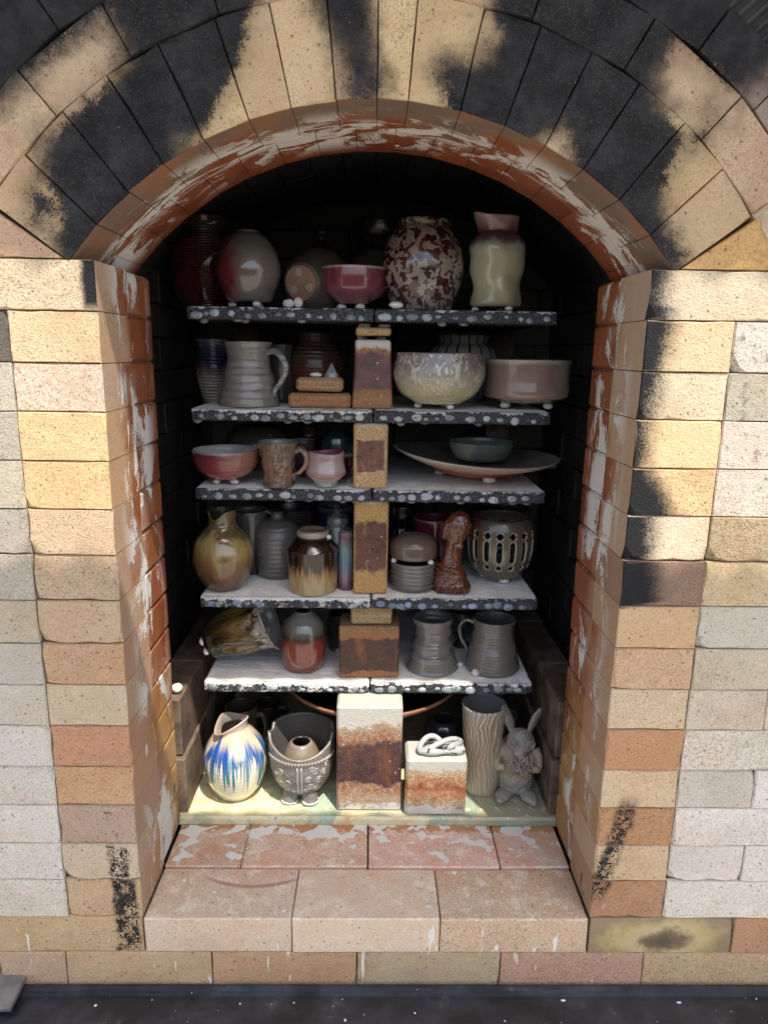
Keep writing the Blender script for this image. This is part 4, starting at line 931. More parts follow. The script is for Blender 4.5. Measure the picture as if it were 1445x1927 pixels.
# --- fourth shelf
pot('ochre_pitcher', 'pitcher', 'ochre and brown pitcher with cut-away spout and round belly', (363, 476, 955, 1116), 4, [(.58, 0), (.66, .03), (.90, .20), (1, .38), (.97, .52), (.80, .66), (.52, .78), (.44, .86), (.47, 1)],
    G('ochre', [(0, '5c4434'), (.2, '7a5a3e'), (.42, '8f7048'), (.58, 'b59f62'), (.68, 'a08c58'), (.76, '6a5c44'), (1, '7d6a44')], streak=.30, sf=60, rough=.12, coat=.7), plain('4a3c2c'), rim=.4, foot=.58, fn=spout(R(255), .55, .10, .80, -.10))
pot('grey_jug', 'jug', 'matt grey jug with narrow neck, round shoulder and tiny looped handle', (479, 566, 960, 1093), 4, [(.78, 0), (.86, .04), (.94, .2), (.97, .5), (.98, .66), (.82, .78), (.50, .87), (.30, .90), (.27, .96), (.34, 1)],
    G('jug', [(0, '76726c'), (.5, '807c76'), (1, '6c6863')], rough=.28, coat=.4, ring=.4, rf=260), plain('3c3a38'), rim=.3, foot=.8, rz=R(178), parts=handle([(.26, .955), (.48, .985), (.66, .93), (.66, .84), (.60, .80)], .0035))
def med(root, Rr, H, m):
    bm = bmesh.new(); add_tube(bm, [(math.cos(a)*.0065, 0, math.sin(a)*.0065) for a in [i*math.pi/10 for i in range(21)]], .0011, 6, cap=False)
    cw = bpy.data.curves.new('stamp', 'FONT'); cw.body = 'W'; cw.size = .009; cw.align_x = 'CENTER'; cw.align_y = 'CENTER'; cw.extrude = .0006
    to = bpy.data.objects.new('stamp', cw); col.objects.link(to); bpy.context.view_layer.update()
    tm = bpy.data.meshes.new_from_object(to.evaluated_get(bpy.context.evaluated_depsgraph_get())); bpy.data.objects.remove(to)
    tm.transform(Matrix.Rotation(R(90), 4, 'X')); bm.from_mesh(tm)
    me = bmesh_to('stamp', bm); me.materials.append(plain('b09a6a')); o = mobj('stamp', me, None, root); a = R(-62); o.location = (math.cos(a)*Rr*.86, math.sin(a)*Rr*.86-.001, H*.79); o.rotation_euler = (R(-38), 0, a+R(90))
    bm = lathe([(.50*Rr, 0), (.60*Rr, .004), (.60*Rr, .012), (.52*Rr, .015), (.40*Rr, .013)], 40, .003, closed=True); me = bmesh_to('lid', bm, True); me.materials.append(glaze('flame_lid', [(0, 'a39a8c'), (.7, 'b5a898'), (1, '9a7a5c')], .015, rough=.15)); mobj('lid', me, None, root, (0, 0, H*.945))
    wad((Rr*.62, -.01, H*.97), .0045, root, (1, 1, 1))
pot('flame_jar', 'jar', 'small shouldered jar with black shoulder melting into tan flame-like streaks', (540, 638, 1000, 1124), 4, [(.90, 0), (.94, .03), (.95, .3), (.97, .62), (1.0, .74), (.98, .77), (.70, .92), (.55, .95)],
    G('flame', [(0, 'b09a6e'), (.24, 'b8a070'), (.34, 'b07e46'), (.42, '6a5a48'), (.47, '33241a'), (.72, '140e0b'), (.76, '4a3018'), (.80, '1a120d'), (1, '20150e')], streak=.36, sf=120, mott=.03, rough=.08, coat=.8), None, rim=.5, foot=.93, closed=True, parts=med)
pot('teapot', 'teapot', 'grey-green teapot with textured lid beside the grainy post', (600, 672, 958, 1085), 4, [(.6, 0), (1, .3), (.95, .55), (.62, .75), (.60, .82), (.5, .9), (.2, .95), (.25, 1)], G('teapot', [(0, '5c6258'), (.5, '8a9086'), (1, '767c74')], mott=.2, mf=70, spots=('4a4c48', 90, .6)), None, Yf=.36, closed=True, rim=0)
def strap(root, Rr, H, m): pass
o = pot('iridescent_strap_bottle', 'bottle', 'narrow iridescent blue and pink bottle between the flame jar and grainy post', (636, 665, 1000, 1092), 4, [(.9, 0), (1, .05), (.95, .9), (.85, .95), (.5, 1)], G('irid', [(0, '6a4a58'), (.2, '8a6a80'), (.45, '6a86a0'), (.7, '7fa098'), (.9, '8a5a6c'), (1, '8a8a80')], streak=.1, rough=.06, coat=1), None, Yf=.325, closed=True, rim=0)
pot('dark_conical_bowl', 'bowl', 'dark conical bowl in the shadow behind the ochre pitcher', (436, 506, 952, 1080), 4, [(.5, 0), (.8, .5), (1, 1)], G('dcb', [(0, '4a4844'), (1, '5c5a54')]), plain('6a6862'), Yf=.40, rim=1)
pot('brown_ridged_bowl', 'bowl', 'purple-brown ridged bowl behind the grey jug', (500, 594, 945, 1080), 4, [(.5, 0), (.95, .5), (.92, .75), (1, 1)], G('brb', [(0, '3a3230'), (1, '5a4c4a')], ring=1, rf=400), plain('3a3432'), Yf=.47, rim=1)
pot('blue_jar', 'jar', 'cobalt blue jar with pale rim at the back beside the teapot', (592, 668, 945, 1080), 4, [(.7, 0), (1, .5), (.85, .85), (.95, 1)], G('bluej', [(0, '3c4a6a'), (.5, '8a94a8'), (.7, '2a3866'), (.9, '2c3458'), (1, '8a8a8c')]), None, Yf=.50, rim=.9)
def lid(root, Rr, H, m):
    bm = lathe([(.90*Rr, 0), (1.0*Rr, .004), (1.0*Rr, .020), (.95*Rr, .029), (.74*Rr, .038), (.38*Rr, .044), (.05*Rr, .045)], 56, .004, closed=True)
    me = bmesh_to('lid', bm, True); me.materials.append(glaze('lidded_top', [(0, '6a665e'), (.5, '7a6858'), (1, '7d6a5c')], .04, rough=.2, mott=.2, coat=.5)); mobj('lid', me, None, root, (0, 0, H+.0075))
    for a in (R(205), R(-42), R(80)): wad((math.cos(a)*Rr*.92, math.sin(a)*Rr*.92, H+.004), .0055, root, (1, .8, .95))
pot('lidded_box', 'jar', 'grey-brown lidded jar, lid held open by white wads', (733, 821, 1044, 1118), 4, [(.92, 0), (.98, .05), (1, .15), (.96, .25), (.98, .4), (.97, .8), (1, 1)], G('lbox', [(0, '6a645c'), (.3, '77726a'), (1, '827c72')], ring=.5, rf=300, rough=.2, coat=.5), plain('3a3632'), rim=.9, foot=.93, parts=lid)
pot('plum_bowl', 'bowl', 'plum red bowl behind the lidded jar', (776, 853, 966, 1080), 4, [(.6, 0), (.92, .5), (.95, .75), (1, 1)], G('plum', [(0, '3c3a44'), (.5, '5a2830'), (.95, '6e2836'), (1, '8a6a6c')], rough=.1, coat=.7), plain('6a2030'), Yf=.40, rim=1)
pot('black_green_jar', 'jar', 'black and green jar peeping out beside the grainy post', (722, 784, 946, 1080), 4, [(.8, 0), (1, .4), (.8, .7), (.95, .8), (.9, 1)], G('bgj', [(0, '3a4640'), (.5, '5c6a62'), (.6, '241c1a'), (1, '2c2422')], rough=.1, coat=.8), None, Yf=.44, rim=.6)
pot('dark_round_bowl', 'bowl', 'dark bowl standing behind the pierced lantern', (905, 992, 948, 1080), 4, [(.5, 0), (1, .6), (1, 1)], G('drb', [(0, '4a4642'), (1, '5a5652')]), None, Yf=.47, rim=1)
# pierced lantern: slots and holes cut through the wall
def pierced():
    z = S[4]; loc, Rr, H = fit(878, 1003, 962, 1102, z, None, .65, .58); lift = .010; H -= lift
    root = empty('pierced_lantern', (loc.x, loc.y, z+.0016)); tag(root, 'barrel-shaped olive lantern pierced with oval slots and round holes', 'lantern')
    prof = catmull([(a*Rr, b*H) for a, b in [(.58, 0), (.68, .05), (.88, .20), (.98, .42), (1, .60), (.96, .84), (.88, .96), (.80, 1.0)]], 14)
    seg = 224; n = 16; zt = [i/110 for i in range(111)]
    def rad(t):
        zz = t*H
        for i in range(len(prof)-1):
            if prof[i][1] <= zz <= prof[i+1][1]+1e-9:
                k = (zz-prof[i][1])/max(1e-9, prof[i+1][1]-prof[i][1]); return prof[i][0]+(prof[i+1][0]-prof[i][0])*k
        return prof[-1][0]
    def hole(a, t, grow):
        k = ((a/(2*math.pi)*n) % 1)-.5; u = k/n*2*math.pi*Rr; v = t*H
        def cap(c0, c1, r):
            vv = max(0, abs(v-(c0+c1)/2*H)-max(0, (c1-c0)/2*H-r))
            return math.hypot(u, vv) < r+grow
        return cap(.765, .766, .0066) or cap(.32, .68, .0050) or cap(.235, .236, .0055)
    bm = bmesh.new(); vs = [[bm.verts.new((math.cos(2*math.pi*j/seg)*rad(t), math.sin(2*math.pi*j/seg)*rad(t), t*H+lift)) for j in range(seg)] for t in zt]
    for i in range(110):
        for j in range(seg):
            a = 2*math.pi*(j+.5)/seg; t = zt[i]+.5/110
            if hole(a, t, 0): continue
            f = bm.faces.new((vs[i][j], vs[i][(j+1) % seg], vs[i+1][(j+1) % seg], vs[i+1][j]))
            if hole(a, t, .0016): f.material_index = 1
    c = bm.verts.new((0, 0, lift+.002))
    for j in range(seg): bm.faces.new((c, vs[0][(j+1) % seg], vs[0][j]))
    bmesh.ops.delete(bm, geom=[v for v in bm.verts if not v.link_faces], context='VERTS')
    me = bmesh_to('body', bm, True); me.materials.append(glaze('lantern_olive', [(0, '6a6048'), (.3, '746a54'), (.7, '7a705c'), (1, '6a5e50')], H, patch=('7a4a34', -1, -.2, .045, .07), rough=.18, coat=.5)); me.materials.append(plain('b8b0a0'))
    o = mobj('body', me, None, root); md = o.modifiers.new('wall', 'SOLIDIFY'); md.thickness = .0045; md.offset = -1
    for a in (-1.35, .7, 2.8): wad((math.cos(a)*.44*Rr, math.sin(a)*.44*Rr, .0055), .009, root, (1.1, 1, .7))
pierced()
# --- brown standing figure
def lump(bm, loc, sc, rot=(0, 0, 0), sub=3):
    from mathutils import Euler
    bmesh.ops.create_icosphere(bm, subdivisions=sub, radius=1, matrix=Matrix.Translation(loc) @ Euler(rot).to_matrix().to_4x4() @ Matrix.Diagonal((*sc, 1)))
def figure():
    z = S[4]; p = atz(852, 1120, z); root = empty('brown_figure', (p.x, p.y+.026, z+.0016), R(-8)); tag(root, 'glossy brown clay figure of a hooded bearded head on a flared foot', 'figurine')
    bm = bmesh.new()
    H = .150
    # flared base and column
    secs = [(0, .036, .026, 0), (.010, .036, .026, 0), (.022, .031, .023, -.002), (.036, .027, .021, -.003), (.050, .020, .018, -.003), (.072, .016, .015, 0), (.094, .016, .016, .003), (.112, .022, .021, .006), (.130, .023, .022, .009), (.146, .017, .017, .010), (.153, .004, .004, .010)]
    rows = []
    for zz, a, b_, ox in secs:
        rows.append([bm.verts.new((ox+math.copysign(abs(math.cos(t))**.8, math.cos(t))*a, math.copysign(abs(math.sin(t))**.8, math.sin(t))*b_, zz)) for t in [i*2*math.pi/28 for i in range(28)]])
    for i in range(len(rows)-1):
        for j in range(28): bm.faces.new((rows[i][j], rows[i][(j+1) % 28], rows[i+1][(j+1) % 28], rows[i+1][j]))
    bm.faces.new(rows[0][::-1]); bm.faces.new(rows[-1])
    lump(bm, (.014, -.016, .108), (.006, .007, .013))            # nose
    lump(bm, (.006, -.016, .122), (.013, .006, .004))            # brow
    lump(bm, (.010, -.017, .090), (.010, .006, .006))            # mouth
    lump(bm, (-.014, -.004, .118), (.008, .014, .022), (0, .2, 0))  # hood
    for k in range(4): lump(bm, (.008+.002*k-.006, -.017, .078-.003*k), (.0022, .003, .012))   # beard strands
    for k in range(3): lump(bm, (-.006, -.006, .030+.009*k), (.030-.003*k, .020, .0035), (0, .15, 0), 2)
    for k in range(7): lump(bm, (-.024+.008*k, -.026, .006), (.0025, .004, .008), (0, 0, 0), 2)
    me = bmesh_to('body', bm, True); me.materials.append(glaze('figure_brown', [(0, '6a3a22'), (.3, '7a4028'), (1, '6e3c2a')], .15, rough=.2, coat=.6, mott=.15, bump=.6))
    o = mobj('body', me, None, root); md = o.modifiers.new('fuse', 'REMESH'); md.mode = 'VOXEL'; md.voxel_size = .0012; md.use_smooth_shade = True
    tx = bpy.data.textures.new('clay_lumps', 'CLOUDS'); tx.noise_scale = .008; tx.noise_depth = 2; dm = o.modifiers.new('hand_marks', 'DISPLACE'); dm.texture = tx; dm.strength = .0030; dm.mid_level = .5
    sm = o.modifiers.new('soften', 'SMOOTH'); sm.iterations = 2
figure()
# --- fifth shelf
def carved(p, a, r, Rr, H):
    k = .07*math.sin(a*9+p.z*34+1.5*math.sin(p.z*50))*min(1, p.z/H*2.5)*(1 if p.z < .86*H else 0)
    return p+Vector((p.x, p.y, 0))*k
gv = lambda H: glaze('golden_carved', [(0, '1c1812'), (.10, '2a2014'), (.3, '5a4520'), (.6, '77642e'), (.84, '5c5030'), (.88, 'a8a094'), (1, 'b5aca2')], H, streak=.3, sf=60, rough=.07, coat=1, mott=.12, vein=('241a10', 40, .52, .60))
root = empty('carved_vase', (-.318, .352, S[5]+.0016)); tag(root, 'toppled golden-brown carved vase with pale flared mouth lying on its side', 'vase')
bm = lathe([(.034, 0), (.037, .006), (.037, .018), (.041, .03), (.047, .055), (.050, .08), (.052, .10), (.058, .118), (.064, .126)], 84, .005, lambda p, a, r: carved(p, a, r, .06, .126)); me = bmesh_to('body', bm, True); m_ = gv(.126); me.materials.append(m_); me.materials.append(plain('a8a098')); b = mobj('body', me, None, root)
b.rotation_euler = (R(-10), R(68), R(-10)); b.location = (.006, .0, .050)
for k in range(2): wad((.012-.02*k, -.022, -.004+.0*k), .008, b, (1, 1.4, .8))
pot('red_bottle', 'bottle', 'brick-red egg bottle with grey-green shoulder and tiny mouth', (528, 614, 1146, 1270), 5, [(.78, 0), (.88, .04), (.97, .20), (1, .42), (.97, .62), (.82, .82), (.52, .95), (.40, .985), (.38, 1)],
    G('redbot', [(0, '6a5048'), (.12, '8a4a3c'), (.4, '98493e'), (.56, '8a4038'), (.62, '4a4238'), (.70, '6e6a60'), (.9, '8a8680'), (1, '9a948c')], streak=.05, mott=.06, rough=.07, coat=.9, patch=('8a2c30', -1, .2, .02, .045)), plain('1c1816'), rim=.35, foot=.8, thick=.006)
cupp = dict(rough=.14, coat=.6, mott=.05)
pot('waisted_cup', 'cup', 'tall grey waisted cup with twisted bulges and flared foot', (763, 864, 1148, 1277), 5, [(.97, 0), (1, .03), (.95, .09), (.86, .22), (.84, .30), (.74, .36), (.76, .50), (.64, .60), (.68, .72), (.66, .84), (.74, .93), (.76, 1)],
    G('waist', [(0, '8c8a80'), (.5, '807d76'), (1, '85827b')], **cupp), plain('6c6a64'), rim=.75, foot=.95, fn=lambda p, a, r, Rr, H: p+Vector((p.x, p.y, 0))*.03*math.sin(a*1+p.z*110))
pot('handled_mug', 'mug', 'grey mug with wide ringed base and thin handle, clay wads at its foot', (876, 979, 1150, 1278), 5, [(.97, 0), (1, .04), (.97, .12), (.90, .28), (.86, .40), (.78, .52), (.74, .66), (.72, .80), (.74, .90), (.78, 1)],
    G('hmug', [(0, '7a756e'), (.5, '857f77'), (1, '7d7871')], ring=.4, rf=420, **cupp), plain('6a6762'), rim=.75, foot=.95, rz=R(172), parts=handle([(.72, .88), (1.0, .92), (1.22, .80), (1.18, .58), (1.0, .40), (.90, .30)], .0042))
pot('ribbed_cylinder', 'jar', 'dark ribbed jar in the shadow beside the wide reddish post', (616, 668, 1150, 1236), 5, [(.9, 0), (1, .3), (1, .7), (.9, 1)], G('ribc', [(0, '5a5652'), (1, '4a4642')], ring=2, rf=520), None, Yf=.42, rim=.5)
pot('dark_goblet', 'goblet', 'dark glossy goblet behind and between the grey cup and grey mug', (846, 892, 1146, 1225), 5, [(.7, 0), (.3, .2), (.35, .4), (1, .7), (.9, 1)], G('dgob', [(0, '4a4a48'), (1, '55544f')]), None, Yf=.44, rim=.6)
for x, y, r, t_ in ((866, 1257, .006, 'pointed white clay wad beside the waisted cup'), (895, 1274, .008, 'angular white clay wad at the foot of the handled mug'), (637, 1230, .007, 'white clay wad in the shadow beside the wide reddish post')):
    p = atz(x, y, S[5]); wad((p.x, p.y+.004, S[5]+.001+r*.75), r, None, (1, 1, .85), t_)
# --- kiln floor
def blue_runs(H):
    t = NT('cobalt_runs'); o = t.obj(); x, y, z = t.sep(o); h = t.mul(z, 1/H); an = t.math('ARCTAN2', x, y)
    u = t.noise(t.comb(t.mul(an, 3.4), 0, t.mul(h, .25)), 2.6, 3, .7); u2 = t.noise(t.comb(t.mul(an, 1.6), 3, t.mul(h, .4)), 1.6, 2); u3 = t.noise(t.comb(t.mul(an, 6), 7, t.mul(h, .3)), 2.4, 2)
    low = t.sub(.60, t.mul(t.smooth(u, .38, .66), .52)); up = t.add(.70, t.mul(t.sub(u2, .5), .75))
    body = t.ramp(t.add(h, t.mul(t.sub(u3, .5), .1)), [(0, srgb('c8b494')), (.08, srgb('d8d2b8')), (.5, srgb('e2dfca')), (.68, srgb('cfc2a0')), (.85, srgb('c8b094')), (1, srgb('c4b4a6'))])
    m = t.mul(t.smooth(h, low, t.add(low, .05)), t.smooth(h, t.add(up, .10), t.sub(up, .06)))
    bl = t.mix(t.smooth(t.add(h, t.mul(t.sub(u3, .5), .5)), .40, .58), srgb('3f8f9c', .8), srgb('2a55a8', .85))
    bl = t.mix(t.mul(t.smooth(u3, .52, .62), .6), bl, srgb('a9c9b4', .8))
    c = t.mix(m, body, bl); hb = t.add(t.mul(t.math('SINE', t.mul(z, 800)), .08), t.mul(m, .5))
    return t.done(c, .1, t.bump(hb, .6, .002), coat=.8)
pot('blue_pitcher', 'pitcher', 'cream pitcher with cobalt and turquoise runs and a wavy cut lip', (384, 502, 1345, 1510), 6, [(.56, 0), (.62, .02), (.86, .18), (.99, .38), (1, .52), (.90, .66), (.66, .80), (.44, .89), (.42, .94), (.46, 1)],
    blue_runs, plain('b5a595'), rim=.3, foot=.56,
    fn=lambda p, a, r, Rr, H: spout(R(232), .6, .34, .80, -.085)(Vector((p.x, p.y, p.z+(.03*H*math.sin(a*2+2.2) if p.z > .93*H else 0))), a, r, Rr, H))
# tripod bowl with spiral relief
def tripod():
    z = S[6]; loc, Rr, H = fit(507, 631, 1372, 1512, z, None, .8, .55); lift = .010; H = .114-lift
    root = empty('tripod_bowl', (loc.x, loc.y, z+.0016)); tag(root, 'silver-grey tripod bowl with spiral relief and torn rim holding a small bottle', 'bowl')
    prof = [(.30, 0), (.55, .06), (.82, .25), (.95, .50), (.98, .75), (1.0, .88), (1.02, 1)]
    def fn(p, a, r):
        d = (a-R(-90)+math.pi) % (2*math.pi)-math.pi; k = max(0, (p.z-lift)/H-.6)/.4
        up = .020*min(1, abs(d)/1.4)**2-.008*math.exp(-(d/.8)**2)+(.008 if abs(abs(d)-1.25) < .12 else 0)-(.012 if abs(d) > 1.45 and abs(d) < 1.9 else 0)
        return Vector((p.x, p.y, p.z+up*k))
    gm = glaze('tripod_silver', [(0, '8a8580'), (.5, '96918b'), (1, 'a59a90')], H+lift, rough=.3, coat=.35, speck='3a3632', mott=.1, bump=1.4, bf=90)
    bm = lathe([(a*Rr, b*H+lift) for a, b in prof], 96, .006, fn); me = bmesh_to('body', bm, True); me.materials.append(gm); me.materials.append(plain('6a6660')); mobj('body', me, None, root)
    bm = bmesh.new(); rng = random.Random(4)
    def surf(a, t):
        for i in range(len(prof)-1):
            if prof[i][1] <= t <= prof[i+1][1]: k = (t-prof[i][1])/(prof[i+1][1]-prof[i][1]); q = prof[i][0]+(prof[i+1][0]-prof[i][0])*k; break
        return Vector((math.cos(a)*(q*Rr+.0008), math.sin(a)*(q*Rr+.0008), t*H+lift))
    for a, t, r in [(-125, .62, .10), (-112, .42, .09), (-128, .36, .09), (-116, .24, .10), (-104, .20, .08), (-74, .52, .09), (-62, .66, .10), (-54, .46, .11), (-70, .34, .10), (-60, .26, .09), (-78, .22, .11), (-44, .60, .09), (-138, .52, .08), (-40, .74, .08), (-68, .72, .08)]:
        pts = []
        for k in range(22):
            th = k*.52; rr = r*1.25*(1-k/24); pts.append(surf(R(a)+rr*math.cos(th)*.95, max(.03, min(.98, t+rr*math.sin(th)*.62))))
        add_tube(bm, pts, .0009, 6)
    for a in (-93, -86): add_tube(bm, [surf(R(a), .08+.70*k/10) for k in range(11)], .0016, 6, 1)
    for k in range(26): a_ = -160+5.6*k; add_tube(bm, [surf(R(a_+q_*1.2), .80+.07*(q_ % 2)) for q_ in range(4)], .0012, 5)
    bmesh.ops.recalc_face_normals(bm, faces=bm.faces); me = bmesh_to('spiral_relief', bm, True); me.materials.append(plain('d2cdc6')); mobj('spiral_relief', me, None, root)
    for a in (-62, -125, 90):
        bm = bmesh.new(); d = Vector((math.cos(R(a)), math.sin(R(a)), 0)); q = [d*Rr*.44+Vector((0, 0, lift+.020)), d*Rr*.54+Vector((0, 0, .014)), d*Rr*.58+Vector((0, 0, .004))]
        add_tube(bm, spline3(q, 4), [.017, .0165, .016, .0155, .015, .0145, .0145, .015, .016], 14); me = bmesh_to('leg', bm, True); me.materials.append(gm); mobj('leg', me, None, root)
        wad(tuple(d*Rr*.59+Vector((0, 0, .004))), .0165, root, (1, 1, .35))
    r2 = empty('domed_bottle', (loc.x-.002, loc.y+.002, z+.0016+lift+.010)); tag(r2, 'small speckled tan bottle with wide round mouth sitting inside the tripod bowl', 'bottle')
    bm = lathe([(.028, 0), (.036, .02), (.036, .052), (.031, .070), (.024, .082), (.0205, .086)], 48, .006); me = bmesh_to('body', bm, True); me.materials.append(glaze('domed_tan', [(0, '8f866c'), (.8, 'a89c7c'), (.94, '9c8c7a'), (1, 'a5988a')], .086, speck='4a443a', rough=.3)); me.materials.append(plain('3c3a38')); mobj('body', me, None, r2)
tripod()
def wood_grain(H):
    t = NT('wood_grain'); o = t.obj(); x, y, z = t.sep(o); an = t.math('ARCTAN2', x, y)
    wv = t.add(t.mul(an, 30), t.mul(t.noise(t.scale3(o, (1, 1, .8)), 22, 2, .5), 30)); sn = t.math('SINE', wv)
    c = t.mix(t.smooth(sn, .3, 1.1), t.ramp(t.mul(z, 1/H), [(0, srgb('b8b09a', .85)), (.3, srgb('b5a88e', .85)), (.8, srgb('a08c74', .8)), (1, srgb('a39a8e', .8))]), srgb('d2cab6', .85))
    return t.done(c, .2, t.bump(t.mul(sn, .5), .4, .002), coat=.5)
pot('wood_grain_tumbler', 'tumbler', 'tall cream tumbler with wavy wood-grain lines and grey interior', (866, 949, 1306, 1500), 6, [(.72, 0), (.80, .02), (.86, .25), (.88, .5), (.94, .8), (1, 1)],
    wood_grain, plain('8f8d86'), rim=.95, foot=.72, seg=64)
pot('brown_mug_behind', 'mug', 'dark brown mug with handle standing behind the blue pitcher', (424, 486, 1314, 1400), 6, [(.85, 0), (.9, .5), (.92, .8), (1, 1)], G('bmb', [(0, '5a4c40'), (1, '6a5c4c')]), plain('4a4034'), Yf=.40, rim=1, rz=R(-8), parts=handle([(.9, .82), (1.3, .85), (1.5, .6), (1.3, .35), (.9, .3)], .005))
bpy.data.objects['brown_mug_behind'].name = 'brown_handled_mug'
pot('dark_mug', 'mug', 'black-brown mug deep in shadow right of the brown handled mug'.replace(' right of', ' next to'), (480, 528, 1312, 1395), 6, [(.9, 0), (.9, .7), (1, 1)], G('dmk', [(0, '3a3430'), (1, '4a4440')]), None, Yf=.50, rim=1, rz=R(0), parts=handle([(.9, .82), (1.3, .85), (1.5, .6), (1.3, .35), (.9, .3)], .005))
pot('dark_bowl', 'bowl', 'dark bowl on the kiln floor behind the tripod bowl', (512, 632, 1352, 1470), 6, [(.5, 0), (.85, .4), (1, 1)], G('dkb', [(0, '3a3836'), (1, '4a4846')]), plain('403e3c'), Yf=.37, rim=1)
root = empty('hanging_platter', (.0, .47, .195)); pass
bpy.data.objects.remove(root)
p = atz(700, 1351, .192); root = empty('big_brown_dish', (p.x, p.y+.185, S[6]+.0016)); tag(root, 'very wide brown dish whose rim curves just below the lowest shelf', 'dish')
bm = lathe([(.060, 0), (.064, .05), (.075, .09), (.13, .135), (.175, .165), (.185, .176)], 96, .009); me = bmesh_to('body', bm, True); me.materials.append(glaze('big_dish', [(0, '6a4634'), (.9, '8a5c44'), (1, 'b07a5c')], .176, rough=.35)); me.materials.append(plain('4a342a')); mobj('body', me, None, root)
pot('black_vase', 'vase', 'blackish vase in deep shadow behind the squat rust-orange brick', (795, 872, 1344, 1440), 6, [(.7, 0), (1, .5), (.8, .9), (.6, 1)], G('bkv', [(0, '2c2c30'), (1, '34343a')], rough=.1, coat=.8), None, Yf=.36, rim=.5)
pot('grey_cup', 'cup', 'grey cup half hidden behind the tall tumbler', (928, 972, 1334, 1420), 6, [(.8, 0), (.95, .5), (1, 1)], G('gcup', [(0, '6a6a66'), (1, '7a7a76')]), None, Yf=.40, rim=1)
# rabbit figurine, one fused body
def rabbit():
    z = S[6]; p = atz(973, 1505, z); root = empty('rabbit_figurine', (p.x, p.y+.030, z+.0016), R(-6)); tag(root, 'grey clay rabbit figurine with tall ears, ringed eyes and curly beard', 'figurine')
    bm = bmesh.new()
    secs = [(.006, .030), (.012, .034), (.030, .035), (.055, .033), (.080, .033), (.098, .032), (.106, .028)]
    rows = [[bm.verts.new((math.cos(t)*r, math.sin(t)*r*.9, zz)) for t in [i*2*math.pi/32 for i in range(32)]] for zz, r in secs]
    for i in range(len(rows)-1):
        for j in range(32): bm.faces.new((rows[i][j], rows[i][(j+1) % 32], rows[i+1][(j+1) % 32], rows[i+1][j]))
    bm.faces.new(rows[0][::-1]); bm.faces.new(rows[-1])
    lump(bm, (.004, -.014, .112), (.027, .023, .029))                      # head
    lump(bm, (.002, -.034, .100), (.012, .009, .010))                      # muzzle
    for s_ in (-1, 1):                                                     # ears
        e = [Vector((.004+s_*.016, -.010, .132)), Vector((.004+s_*.022, -.008, .150)), Vector((.004+s_*.030, -.006, .168)), Vector((.004+s_*.037, -.006, .182))]
        add_tube(bm, spline3(e, 6), [.006, .0068, .0078, .0088, .0096, .0102, .0106, .011, .0112, .0113, .0113, .0112, .011, .0106, .010, .009, .0076, .006, .004], 12, .45)
        a = [Vector((s_*.033, -.004, .094)), Vector((s_*.040, -.014, .078)), Vector((s_*.038, -.026, .066)), Vector((s_*.028, -.034, .070))]
        add_tube(bm, spline3(a, 6), [.009, .0095, .010, .010, .0098, .0095, .009, .009, .0088, .0086, .0085, .0084, .0082, .008, .0078, .0075, .007, .006, .004], 12)
        lump(bm, (s_*.024, -.034, .010), (.016, .021, .0095), (.0, 0, s_*.45)) # feet
        lump(bm, (s_*.031, -.050, .008), (.009, .008, .007), (.0, 0, s_*.45))
        lump(bm, (.004+s_*.016, -.033, .122), (.006, .004, .006))
        lump(bm, (.028*s_, -.032, .067), (.007, .006, .007))
    me = bmesh_to('body', bm, True); gm = glaze('rabbit_clay', [(0, 'aaa59c'), (.16, 'b0aaa0'), (.22, 'd2c4a6'), (.5, 'c8ba9e'), (.58, 'aaa49a'), (1, 'a09a92')], .185, rough=.45, coat=.15, mott=.04, bump=.8); me.materials.append(gm)
    o = mobj('body', me, None, root); md = o.modifiers.new('fuse', 'REMESH'); md.mode = 'VOXEL'; md.voxel_size = .0013; md.use_smooth_shade = True
    tx = bpy.data.textures.new('clay_lumps', 'CLOUDS'); tx.noise_scale = .008; tx.noise_depth = 2; dm = o.modifiers.new('hand_marks', 'DISPLACE'); dm.texture = tx; dm.strength = .0030; dm.mid_level = .5
    sm = o.modifiers.new('soften', 'SMOOTH'); sm.iterations = 3
    for s_ in (-1, 1):
        bm = bmesh.new()
        for r in (.0080, .0036): add_tube(bm, [(math.cos(i*math.pi/9)*r, 0, math.sin(i*math.pi/9)*r) for i in range(19)], .0017, 6, cap=False)
        me = bmesh_to('eye', bm, True); me.materials.append(plain('a8a29a', .5)); e = mobj('eye', me, None, root, (.004+s_*.0165, -.0392, .122)); e.rotation_euler.z = s_*.35
    bm = bmesh.new(); rng = random.Random(5)
    for k in range(46):
        x0 = rng.uniform(-.020, .024); zz = rng.uniform(.066, .104); y0 = -.034-.006*math.cos((x0-.002)*60); L_ = rng.uniform(.010, .020); pts = []
        for i in range(7): pts.append((x0+.003*math.sin(i*1.5+k)+x0*.02*i, y0-.004*math.sin(i*.5)-.002, zz-L_*i/6+rng.uniform(-.0005, .0005)))
        add_tube(bm, pts, .0014, 5)
    me = bmesh_to('beard', bm, True); me.materials.append(plain('b5a99e', .5)); mobj('beard', me, None, root)
    bm = bmesh.new()
    for s_ in (-1, 1):
        add_tube(bm, [(.004+s_*.019+s_*.0048*k, -.0125+.001*k, .140+.0095*k) for k in range(5)], [.001, .0024, .003, .003, .0012], 6, .4)
    me = bmesh_to('inner_ear', bm, True); me.materials.append(plain('6a655f', .5)); mobj('inner_ear', me, None, root)
rabbit()
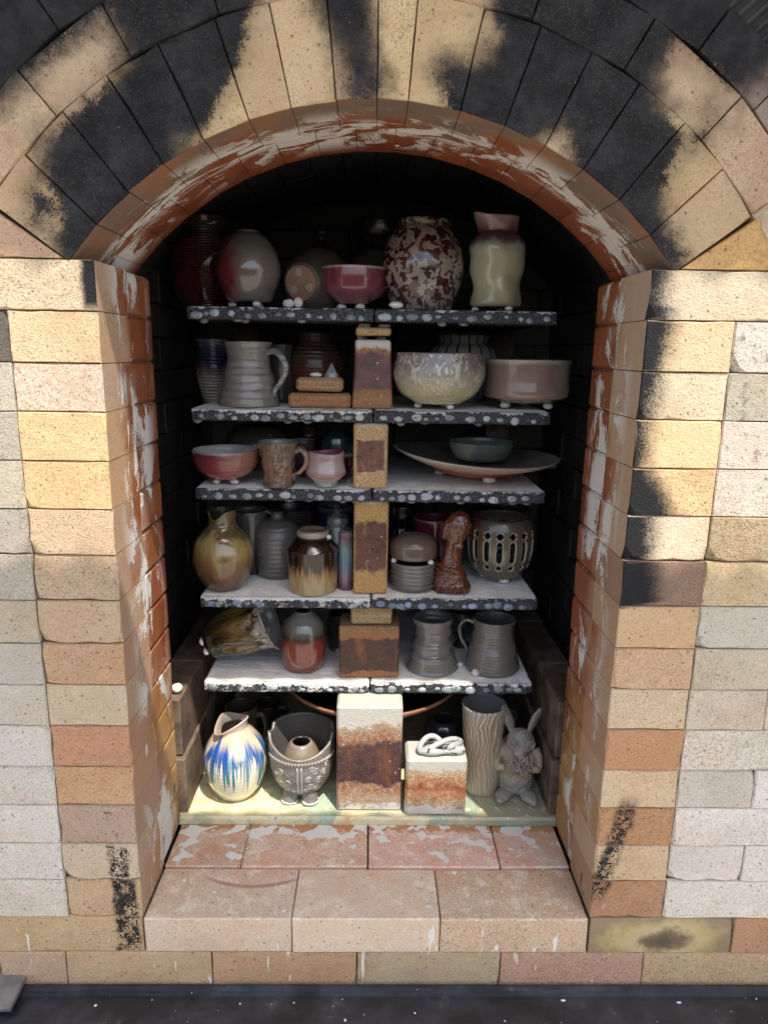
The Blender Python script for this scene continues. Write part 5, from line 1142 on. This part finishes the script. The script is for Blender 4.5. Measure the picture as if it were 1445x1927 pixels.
# pretzel-like coil on the squat brick
def coil():
    root = empty('clay_coil', (.135, .256, S[6]+.1195)); tag(root, 'pale green-white knotted clay coil lying on the squat rust-orange brick', 'clay coil')
    bm = bmesh.new(); pts = []
    for k in range(61):
        t = 2*math.pi*k/60; pts.append((.034*math.sin(t)+.012*math.sin(2*t+.4), .018*math.sin(2*t)-.002, .006+.006*(1+math.cos(3*t))))
    add_tube(bm, pts, .0052, 12, 1, False)
    add_tube(bm, spline3([(-.038, -.016, .006), (-.012, -.022, .007), (.016, -.018, .007), (.040, -.012, .006)], 8), [.0065+.002*math.sin(k*.4) for k in range(25)], 12)
    bmesh.ops.recalc_face_normals(bm, faces=bm.faces); me = bmesh_to('coil', bm, True); me.materials.append(glaze('coil_glaze', [(0, '8f9086'), (.3, 'c6ccc6'), (1, 'd2d8d4')], .02, rough=.25, spots=('6a6448', 60, .66))); mobj('coil', me, None, root)
coil()
# loose bits
for x, y, r, t_ in ((322, 1296, .011, None),):
    o = wad((-.352, .262, .2515), .010, None, (1, 1, .85), 'round white clay wad on the left bag wall'.replace('left bag wall', 'low side wall beside the blue pitcher'))
wad((.352, .545, S[6]+.9-.52), .001, None, (1, 1, 1), 'tiny clay crumb on the far side wall') if False else None
# brick maker's stamp on the sill
cw = bpy.data.curves.new('stamp', 'FONT'); cw.body = 'MOREX'; cw.size = .020; cw.align_x = 'CENTER'; cw.align_y = 'CENTER'; cw.extrude = .0003; cw.space_character = 1.15
to = bpy.data.objects.new('stamp', cw); col.objects.link(to); bpy.context.view_layer.update()
tm = bpy.data.meshes.new_from_object(to.evaluated_get(bpy.context.evaluated_depsgraph_get())); bpy.data.objects.remove(to)
p = atz(820, 1592, .001); so = mobj('stamp', tm, None, sillc); tm.materials.clear(); tm.materials.append(mat_simple('stamp_lime', 'd2b8a8', .9)); so.location = (p.x, p.y, .0009)

bm = bmesh.new(); rng = random.Random(21)
for k in range(16):
    x = rng.uniform(-.62, .62); y = -.016-abs(rng.gauss(0, .03)); r = rng.choice([.0006, .0008, .001, .0014, .0022])
    if y < -.108: continue
    bmesh.ops.create_icosphere(bm, subdivisions=1, radius=r, matrix=Matrix.Translation((x, y, -.1305-(-y-.016)*.027+r*.4)) @ Matrix.Diagonal((rng.uniform(.8, 2), rng.uniform(.8, 1.6), .6, 1)))
for k in range(60):
    bmesh.ops.create_icosphere(bm, subdivisions=1, radius=rng.choice([.0007, .001, .0015]), matrix=Matrix.Translation((rng.uniform(-.33, .33), rng.uniform(.222, .30), .0162)))
cr = mobj('crumbs', bmesh_to('crumbs', bm), M['wad']); tag(cr, 'scattered pale crumbs of clay and wash on steel and kiln floor', 'crumbs', kind='stuff')
